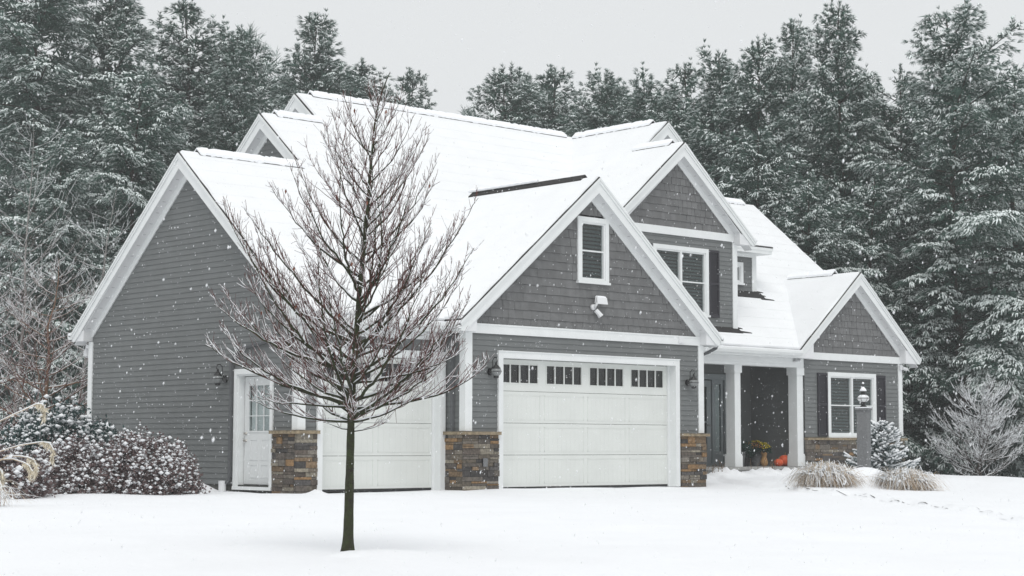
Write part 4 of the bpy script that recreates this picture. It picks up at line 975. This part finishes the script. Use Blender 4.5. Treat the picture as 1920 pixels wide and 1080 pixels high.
def bush(name, label, loc, seed, rx_, ry_, h, n, leafmat, bs=.045, snowf=.6, rot=0, group=None, lumps=6, twig='bark'):
    rng = np.random.default_rng(seed); root = thing(name, label, 'bush', loc, group, rot)
    th = rng.random(n)*6.28; ph = np.arccos(1-rng.random(n)*1.0); rad = rng.uniform(.55, 1.0, n)**.5
    lump = 1+.20*np.sin(th*lumps/2+seed)*np.sin(ph*4+seed)+.13*np.sin(th*lumps+2*seed+ph*3)+rng.normal(0, .085, n)
    P = np.stack([rx_*np.sin(ph)*np.cos(th), ry_*np.sin(ph)*np.sin(th), h*np.cos(ph)], -1)*(rad*lump)[:, None]; P[:, 2] = np.abs(P[:, 2])*.92+.06*h
    # leaves
    k = 5; Vs = []; idx = []
    D = unit(P/np.array([rx_, ry_, h])+rng.normal(0, .5, (n, 3))+np.array([0, 0, .4]))
    PP = np.repeat(P, k, 0)+rng.normal(0, bs*.8, (n*k, 3)); DD = unit(np.repeat(D, k, 0)+rng.normal(0, .7, (n*k, 3))); Sd = unit(np.cross(DD, rng.normal(size=(n*k, 3))))
    l = bs*rng.uniform(.7, 1.5, (n*k, 1)); V = np.stack([PP, PP+DD*l*.5+Sd*l*.28, PP+DD*l, PP+DD*l*.5-Sd*l*.28], 1).reshape(-1, 3)
    npmesh('foliage', V, np.arange(n*k*4).reshape(-1, 4), [leafmat], None, root)
    keep = (rng.random(n) < snowf*np.clip(.35+.9*(P[:, 2]/h), 0, 1)) & (rad > .72); B = P[keep]+D[keep]*bs*.5+np.array([0, 0, bs*.6])
    V, F = blobs(B, bs*np.clip(rng.gamma(4, .17, len(B)), .25, 1.35), rng, .6); npmesh('snow_cover', V, F, ['tuft_snow'], None, root, smooth=True)
    tb = MB(); r_ = random.Random(seed)
    for i in range(60):
        j = r_.randrange(n); p = P[j]; tb.tube([(p[0]*.1, p[1]*.1, 0), (p[0]*.5, p[1]*.5, p[2]*.55), tuple(p)], [.012, .008, .003], 4, False)
    tb.build('stems', twig, root)
    return root
bush('evergreen_bush', 'big blue green evergreen bush with snow at the back left house corner', (-6.15, 4.3, -.1), 51, 1.35, 1.0, 1.50, 4600, 'needles_blue', .06, .95, .3)
GB = 'brown leaved foundation shrubs by the garage side wall'
bush('azalea_bush', 'low brown shrub between the evergreen bush and the tallest brown shrub', (-6.75, 2.45, -.08), 52, .85, .7, .92, 3600, 'leaf_brown', .045, .95, .2, GB)
bush('azalea_bush', 'tallest brown shrub with an upright snowy top, middle of the side wall', (-6.0, 1.75, -.08), 53, .78, .62, 1.02, 3600, 'leaf_brown', .045, .95, .5, GB, 8)
bush('azalea_bush', 'brown shrub ending the row nearest the side door', (-5.35, 1.85, -.08), 54, .68, .58, .86, 3200, 'leaf_brown', .045, .95, .9, GB)
bush('evergreen_bush', 'small snow covered bush under the plume grass at the left edge', (-8.6, 1.6, -.1), 55, .8, .7, .85, 1700, 'leaf_brown', .055, .7, .2)
bush('understory_shrub', 'frosted low shrub at the right edge below the pines', (22.0, .3, -1.2), 56, 1.8, 1.2, 1.5, 2600, 'needles', .08, .45, .2)


# ---------------------------------------------------------------- dry grass clumps
def blades(mb, n, r, h, seed, wd=.009, az0=0, az1=6.283, out=(.25, 1.0), rbase=.15):
    rr = random.Random(seed)
    for i in range(n):
        az = rr.uniform(az0, az1); o_ = V3((math.cos(az), math.sin(az), 0)); b = V3((rr.gauss(0, rbase), rr.gauss(0, rbase), 0)); R_ = r*rr.uniform(*out); hh = h*rr.uniform(.55, 1.05)*(1.15-.35*R_/r)
        s_ = V3((-o_.y, o_.x, 0)); sw = rr.gauss(0, .28); pts = []; ga = rr.uniform(2.1, 3.3); gb = ga+rr.uniform(-.35, .12); cl = 1+.22*math.sin(az*5+seed)+.15*math.sin(az*11); R_ *= cl
        for k in range(6):
            t = k/5; pts.append(b+o_*R_*t**1.2+s_*sw*t*R_+V3((0, 0, hh*(ga*t-gb*t*t)*.95)))
        w_ = s_*wd*.5+V3((0, 0, wd*.25))
        for k in range(5):
            q = 1-(k/5)*.7; q2 = 1-((k+1)/5)*.7; mb.face([pts[k]-w_*q, pts[k]+w_*q, pts[k+1]+w_*q2, pts[k+1]-w_*q2])
def grass_clump(label, loc, seed, r=.55, h=.42):
    root = thing('ornamental_grass', label, 'ornamental grass', loc, 'dry grass clumps in the front bed')
    m = MB(); blades(m, 1900, r, h, seed, .010); m.build('blades', 'grass_dry', root)
    m = MB(); blades(m, 700, r*.85, h*.8, seed+1, .010, 3.3, 6.0); m.build('dark_blades', 'grass_dark', root)
    m = MB(); blades(m, 1250, r*.97, h*1.04, seed+2, .014); 
    m.v = [(x, y, z+.012) for x, y, z in m.v]; m.build('snow_cover', 'tuft_snow', root)
    rg = np.random.default_rng(seed); n = 420; a = rg.random(n)*6.28; q = rg.random(n)**.6*.85; V, F = blobs(np.stack([r*q*np.cos(a), r*q*np.sin(a), h*.66*(1-.5*q*q)+rg.normal(0, .02, n)], -1), rg.uniform(.015, .05, n), rg, .45); npmesh('snow_clump', V, F, ['tuft_snow'], None, root, smooth=True)
    return root
g1 = grass_clump('dry snow dusted grass clump left of the granite lamp post', (6.48, -3.40, gz(6.48, -3.40)-.06), 3, .60, .62)
g2 = grass_clump('dry snow dusted grass clump right of the granite lamp post', (7.55, -4.50, gz(7.55, -4.50)-.10), 8, .64, .60)

# plume grass at the far left
PG = thing('plume_grass', 'tall arching plume grass with snow tipped heads at the left edge', 'ornamental grass', (-10.68, -1.72, gz(-10.68, -1.72)))
u_ = .0083
def pp(u, v, dd=0): return V3((rx*(u+30)*u_+.675*dd, ry*(u+30)*u_+.738*dd, (940-v)*u_))
stalks = [[(-30, 935), (-35, 860), (0, 805), (50, 782), (80, 768)], [(-28, 935), (-30, 880), (0, 851), (45, 837), (80, 832)], [(-25, 935), (-10, 885), (30, 855), (55, 856), (68, 858)], [(-30, 935), (-25, 890), (5, 862), (30, 861), (48, 867)], [(-28, 935), (-25, 900), (-8, 878), (5, 873), (12, 876)], [(-35, 935), (-50, 880), (-45, 820), (-25, 795), (-10, 790)]]
heads = [[(80, 768), (90, 768), (95, 776), (93, 792)], [(80, 832), (94, 834), (101, 846), (98, 864)], [(68, 858), (78, 862), (83, 872), (81, 888)], [(48, 867), (57, 872), (63, 882), (58, 893)], [(12, 876), (19, 882), (21, 892), (17, 902)], [(-10, 790), (2, 793), (8, 803), (6, 815)]]
rr = random.Random(3)
for k, (st_, hd) in enumerate(zip(stalks, heads)):
    dd = rr.uniform(-.3, .3); m = MB(); P_ = [pp(u, v, dd*min(1, i/3)) for i, (u, v) in enumerate(st_)]; m.tube(P_, [.009, .008, .007, .006, .005], 5); m.build('stalk', 'grass_dry', PG)
    m = MB(); H_ = [pp(u, v, dd) for u, v in hd]
    for i in range(230):
        t = rr.random()*2.99; j = int(t); c = H_[j].lerp(H_[j+1], t-j); d = V3((rr.gauss(0, .035), rr.gauss(0, .035), rr.gauss(-.05, .035))); s_ = V3((rr.gauss(0, .007), rr.gauss(0, .007), rr.gauss(0, .004)))
        m.face([c-s_, c+s_, c+d])
    m.build('plume_head', 'plume', PG)
    m = MB(); m.tube([p+V3((0, 0, .012)) for p in P_[2:]+H_[1:3]], [.004, .006, .008, .013, .010], 5); m.build('snow_line', 'tuft_snow', PG)
m = MB(); blades(m, 260, .8, .55, 21, .009); m.build('blades', 'grass_dry', PG)
m = MB(); blades(m, 260, .8, .58, 22, .014); m.build('snow_cover', 'tuft_snow', PG)

# ---------------------------------------------------------------- dwarf spruce by the lamp
def dwarf_spruce(loc):
    root = thing('dwarf_spruce', 'small blue green spruce with thick snow on every branch beside the lamp post', 'spruce', loc); rr = random.Random(4); rng = np.random.default_rng(4)
    P, D, L = [], [], []; sn_ = MB(); tb = MB(); H = 1.22; tb.tube([(0, 0, -.05), (.0, .01, .6), (.01, 0, H)], [.035, .02, .006], 6)
    h = .05
    while h < H-.08:
        f = h/H; Rh = .78*(1-f)**.8+.06; k = 7 if f < .7 else 5; a0 = rr.random()*6.28
        for j in range(k):
            az = a0+6.283*j/k+rr.gauss(0, .15); Lb = Rh*rr.uniform(.7, 1.1); o_ = V3((math.cos(az), math.sin(az), 0)); s_ = V3((-o_.y, o_.x, 0)); ti = rr.gauss(0, .16)
            br = [V3((0, 0, h))+o_*Lb*t+V3((0, 0, Lb*(.45*t+.25*t*t if f > .55 else (.22+ti)*t+.14*t*t))) for t in (0, .25, .5, .75, 1)]
            twl = [(br, Lb)]
            for t, q in ((.4, 1), (.4, -1), (.6, 1), (.6, -1), (.8, 1), (.8, -1)):
                i = int(t*4); b0 = br[i].lerp(br[min(4, i+1)], t*4-i); l2 = Lb*(1-t)*.9+.05; d = (o_*.8+s_*q*.75+V3((0, 0, .15))).normalized(); twl.append(([b0, b0+d*l2*.5, b0+d*l2+V3((0, 0, .02))], l2))
            for pts, ll in twl:
                n = max(3, int(ll/.022))
                for i in range(n):
                    q = (i+.5)/n*(len(pts)-1); j2 = min(int(q), len(pts)-2); c = pts[j2].lerp(pts[j2+1], q-j2); dd = (pts[j2+1]-pts[j2]).normalized()
                    P.append(tuple(c)); D.append(tuple(dd+V3((rr.gauss(0, .5), rr.gauss(0, .5), rr.gauss(0, .4))))); L.append(.05)
                m_ = [p+V3((0, 0, .02)) for p in pts[1:]] if len(pts) > 3 else [p+V3((0, 0, .018)) for p in pts]
                if rr.random() < .80: sn_.tube([m_[0]]+[a.lerp(b, .5) for a, b in zip(m_[:-1], m_[1:])]+[m_[-1]], [.012]+[rr.uniform(.017, .029) for _ in m_[1:]]+[.016], 6)
        h += .105
    sn_.tube([(0, 0, H-.1), (0.01, 0, H), (.012, 0, H+.05)], [.012, .018, .006], 6)
    V, F, MI = tufts(P, D, L, rng, spread=.8, nb=8, wd=.006, snow=0); npmesh('branches', V, F, ['needles_blue'], None, root)
    sn_.build('branch_snow', 'tuft_snow', root, smooth=True); tb.build('trunk', 'bark', root)
dwarf_spruce((9.75, -2.35, gz(9.75, -2.35)-.03))

# ---------------------------------------------------------------- granite lamp post
LX, LY = 8.21, -3.07; gzl = .32
lp = thing('lamp_post', 'square granite post carrying a snow capped black onion lantern', 'lamp post', (LX, LY, gzl-.25), rz=.28)
m = MB(); m.box(-.112, .112, -.112, .112, 0, 1.52); m.build('shaft', 'granite', lp, bevel=.008)
m = MB(); m.box(-.138, .138, -.138, .138, 1.52, 1.56); m.build('cap_stone', 'granite', lp, bevel=.006)
m = MB(); m.box(-.132, .132, -.132, .132, 1.561, 1.582); m.build('snow_cap', 'snow', lp, bevel=.008)
m = MB(); m.lathe([(.07, 0), (.07, .015), (.045, .03), (.05, .09), (.06, .10)], (0, 0, 1.585), 16); L1 = m.build('lantern_base', 'black_metal', lp)
m = MB(); m.lathe([(.055, .0), (.10, .025), (.125, .065), (.125, .09), (.09, .125), (.06, .14)], (0, 0, 1.685), 18); L2 = m.build('globe', 'lamp_white', lp, smooth=True)
m = MB(); m.lathe([(.13, 0), (.147, .006), (.13, .012)], (0, 0, 1.76), 18)
for k in range(6):
    a = k*math.pi/3; m.tube([(math.cos(a)*r_, math.sin(a)*r_, z) for r_, z in ((.06, 1.69), (.105, 1.71), (.13, 1.765), (.095, 1.81), (.06, 1.83))], .005, 4)
m.build('cage', 'black_metal', lp)
m = MB(); m.lathe([(.058, 0), (.05, .02), (.05, .065), (.075, .075), (.07, .085)], (0, 0, 1.825), 16); m.lathe([(.02, 0), (.012, .03), (.02, .05), (.012, .075)], (0, 0, 1.985), 10); m.build('chimney', 'black_metal', lp)
m = MB(); m.lathe([(.075, 0), (.06, .04), (.03, .075), (.02, .09)], (0, 0, 1.91), 14); m.lathe([(.008, 0), (.024, .012), (.024, .03), (.008, .045)], (0, 0, 2.055), 10); m.lathe([(.10, 0), (.115, .02), (.07, .055), (.05, .06)], (0, 0, 1.775), 16); m.build('snow_cap', 'snow', lp, smooth=True)

# ---------------------------------------------------------------- things on the porch
PZ = .355
def pumpkin(label, x, y, r, col='pumpkin', sq=.82):
    root = thing('pumpkin', label, 'pumpkin', (x, y, PZ), 'pumpkins on the porch'); m = MB(); prof = [(.02, .02)]+[(r*math.sin(a), r*sq*(1-math.cos(a))) for a in [i*math.pi/10 for i in range(1, 10)]]+[(.02, r*sq*2-.02)]
    m.lathe(prof, (0, 0, 0), 40, lambda an: 1-.06*abs(math.cos(an*5))**.5); m.build('body', col, root, smooth=True)
    m = MB(); m.tube([(0, 0, r*sq*1.9), (.01, 0, r*sq*2.15), (.04, .01, r*sq*2.3)], [r*.14, r*.09, r*.1], 7); m.build('stem', 'stem', root)
pumpkin('large round orange pumpkin against the right porch column', 12.74, 2.67, .170)
pumpkin('small orange pumpkin in front of the yellow mums', 12.16, 2.40, .115)
gd = thing('gourd', 'tall tan gourd between the mums and the small pumpkin', 'gourd', (12.10, 2.80, PZ)); m = MB(); m.lathe([(.05, 0), (.085, .04), (.095, .10), (.07, .19), (.055, .24), (.08, .32), (.08, .40), (.03, .46)], (0, 0, 0), 16); m.build('body', 'gourd', gd, smooth=True)
m = MB(); m.tube([(0, 0, .45), (.02, 0, .50)], .012, 6); m.build('stem', 'stem', gd)
mum = thing('chrysanthemum', 'potted chrysanthemum with yellow and orange flowers on the porch', 'flowers', (12.05, 3.0, PZ)); m = MB(); m.lathe([(.11, 0), (.15, .22), (.165, .23), (.165, .26)], (0, 0, 0), 18); m.build('pot', 'planter', mum)
rng = np.random.default_rng(8); n = 900; th = rng.random(n)*6.28; ph = np.arccos(1-rng.random(n)*1.15); rd = rng.uniform(.6, 1, n)
Pm = np.stack([.36*np.sin(ph)*np.cos(th)*rd, .36*np.sin(ph)*np.sin(th)*rd, .36+.26*np.cos(ph)*rd], -1); V, F, MI = tufts(Pm, Pm-np.array([0, 0, .2]), np.full(n, .05), rng, .7, 5, .025, 0); npmesh('foliage', V, F, ['leaf_green'], None, mum)
sel = (rd > .8) & (Pm[:, 2] > .42); Pf = Pm[sel]*1.03; V, F = blobs(Pf, np.full(len(Pf), .026), rng, .6); npmesh('flowers', V, F, ['mum_yellow', 'mum_orange'], np.repeat((Pf[:, 0] < -.12).astype('i'), 16), mum)
pl = thing('planter', 'round gray planter beside the left porch column', 'planter', (11.32, 2.95, PZ)); m = MB(); m.lathe([(.13, 0), (.17, .30), (.19, .31), (.19, .36), (.15, .36), (.14, .31)], (0, 0, 0), 20); m.build('pot', 'planter', pl)
n = 260; Pm = rng.normal(0, .1, (n, 3))*np.array([1, 1, .7])+np.array([0, 0, .42]); V, F, MI = tufts(Pm, Pm-np.array([0, 0, .3]), np.full(n, .09), rng, .6, 4, .02, 0); npmesh('foliage', V, F, ['leaf_green'], None, pl)
fern = thing('potted_shrub', 'dark leafy potted shrub on the porch left of the mums', 'plant', (11.62, 3.05, PZ)); m = MB(); m.lathe([(.12, 0), (.15, .24), (.165, .25), (.165, .28)], (0, 0, 0), 18); m.build('pot', 'black_metal', fern)
n = 700; Pm = unit(rng.normal(size=(n, 3)))*rng.uniform(.4, 1, (n, 1))*np.array([.24, .24, .22])+np.array([0, 0, .34]); V, F, MI = tufts(Pm, Pm-np.array([0, 0, .2]), np.full(n, .07), rng, .6, 4, .02, 0); npmesh('foliage', V, F, ['leaf_green'], None, fern)
# dry stalks poking from the snow by the porch
rr = random.Random(9)
for k, (x, y) in enumerate(((7.9, 1.5), (9.0, 1.55), (10.7, 1.5))):
    lab = ('wiry brown perennial stalks in snow nearest the garage stone pier', 'wiry brown perennial stalks in snow below the left porch column', 'wiry brown perennial stalks in snow under the middle of the porch')[k]
    t = thing('dead_stalks', lab, 'dry plant', (x, y, gz(x, y)-.02), 'dead perennials along the porch'); m = MB()
    for i in range(9):
        a = rr.random()*6.28; l = rr.uniform(.15, .3); b = V3((rr.gauss(0, .18), rr.gauss(0, .1), 0)); m.tube([b, b+V3((math.cos(a)*.03, 0, l*.6)), b+V3((math.cos(a)*.1, math.sin(a)*.1, l))], .005, 4)
    m.build('stems', 'grass_dark', t)

# ---------------------------------------------------------------- falling snow
rng = np.random.default_rng(12); N = 52000
dist = (rng.uniform(6.5**2.0, 54**2.0, N))**(1/2.0); lat = rng.uniform(-.40, .40, N)*dist; ver = rng.uniform(-.09, .30, N)*dist
Pf = np.array(CAM)[None]+np.stack([FWD2[0]*dist+RGT2[0]*lat, FWD2[1]*dist+RGT2[1]*lat, ver], -1)
gzv = ground(Pf[:, 0], Pf[:, 1]); Pf[:, 2] = np.maximum(Pf[:, 2], gzv+.05)
inside = (Pf[:, 0] > -4) & (Pf[:, 1] > -.4) & (Pf[:, 0] < 17.5) & (Pf[:, 1] < 13.5); Pf = Pf[~inside]; n = len(Pf)
r = np.clip(rng.gamma(2.5, .0009, n)+.0013, 0, .007); OC = np.array([[1, 0, 0], [-1, 0, 0], [0, 1, 0], [0, -1, 0], [0, 0, 1], [0, 0, -1]], float); OF = np.array([[0, 2, 4], [2, 1, 4], [1, 3, 4], [3, 0, 4], [2, 0, 5], [1, 2, 5], [3, 1, 5], [0, 3, 5]])
st = rng.uniform(1, 2.0, n); Q = OC[None]*r[:, None, None]*np.stack([np.ones(n), np.ones(n), st], -1)[:, None, :]; Q[:, 4, 0] += r*.35; Q[:, 5, 0] -= r*.35
fl = npmesh('falling_snow', (Q+Pf[:, None]).reshape(-1, 3), (OF[None]+np.arange(n)[:, None, None]*6).reshape(-1, 3), ['flake']); fl['kind'] = 'stuff'
fl['label'] = 'snowflakes drifting down through the air'; fl['category'] = 'snowfall'
# ---------------------------------------------------------------- haze of the snowfall
hm = bpy.data.materials.new('haze'); hm.use_nodes = True; n_ = hm.node_tree; n_.nodes.clear(); o_ = n_.nodes.new('ShaderNodeOutputMaterial'); pv = n_.nodes.new('ShaderNodeVolumePrincipled')
pv.inputs['Color'].default_value = (.985, .99, .99, 1); pv.inputs['Density'].default_value = 0.0008; pv.inputs['Anisotropy'].default_value = 0.1
n_.links.new(pv.outputs[0], o_.inputs['Volume']); MATS['haze'] = hm
m = MB(); m.box(-125, 170, -80, 165, -5, 19); m.f = [q[::-1] for q in m.f]; hz = m.build('haze', 'haze'); hz['kind'] = 'stuff'
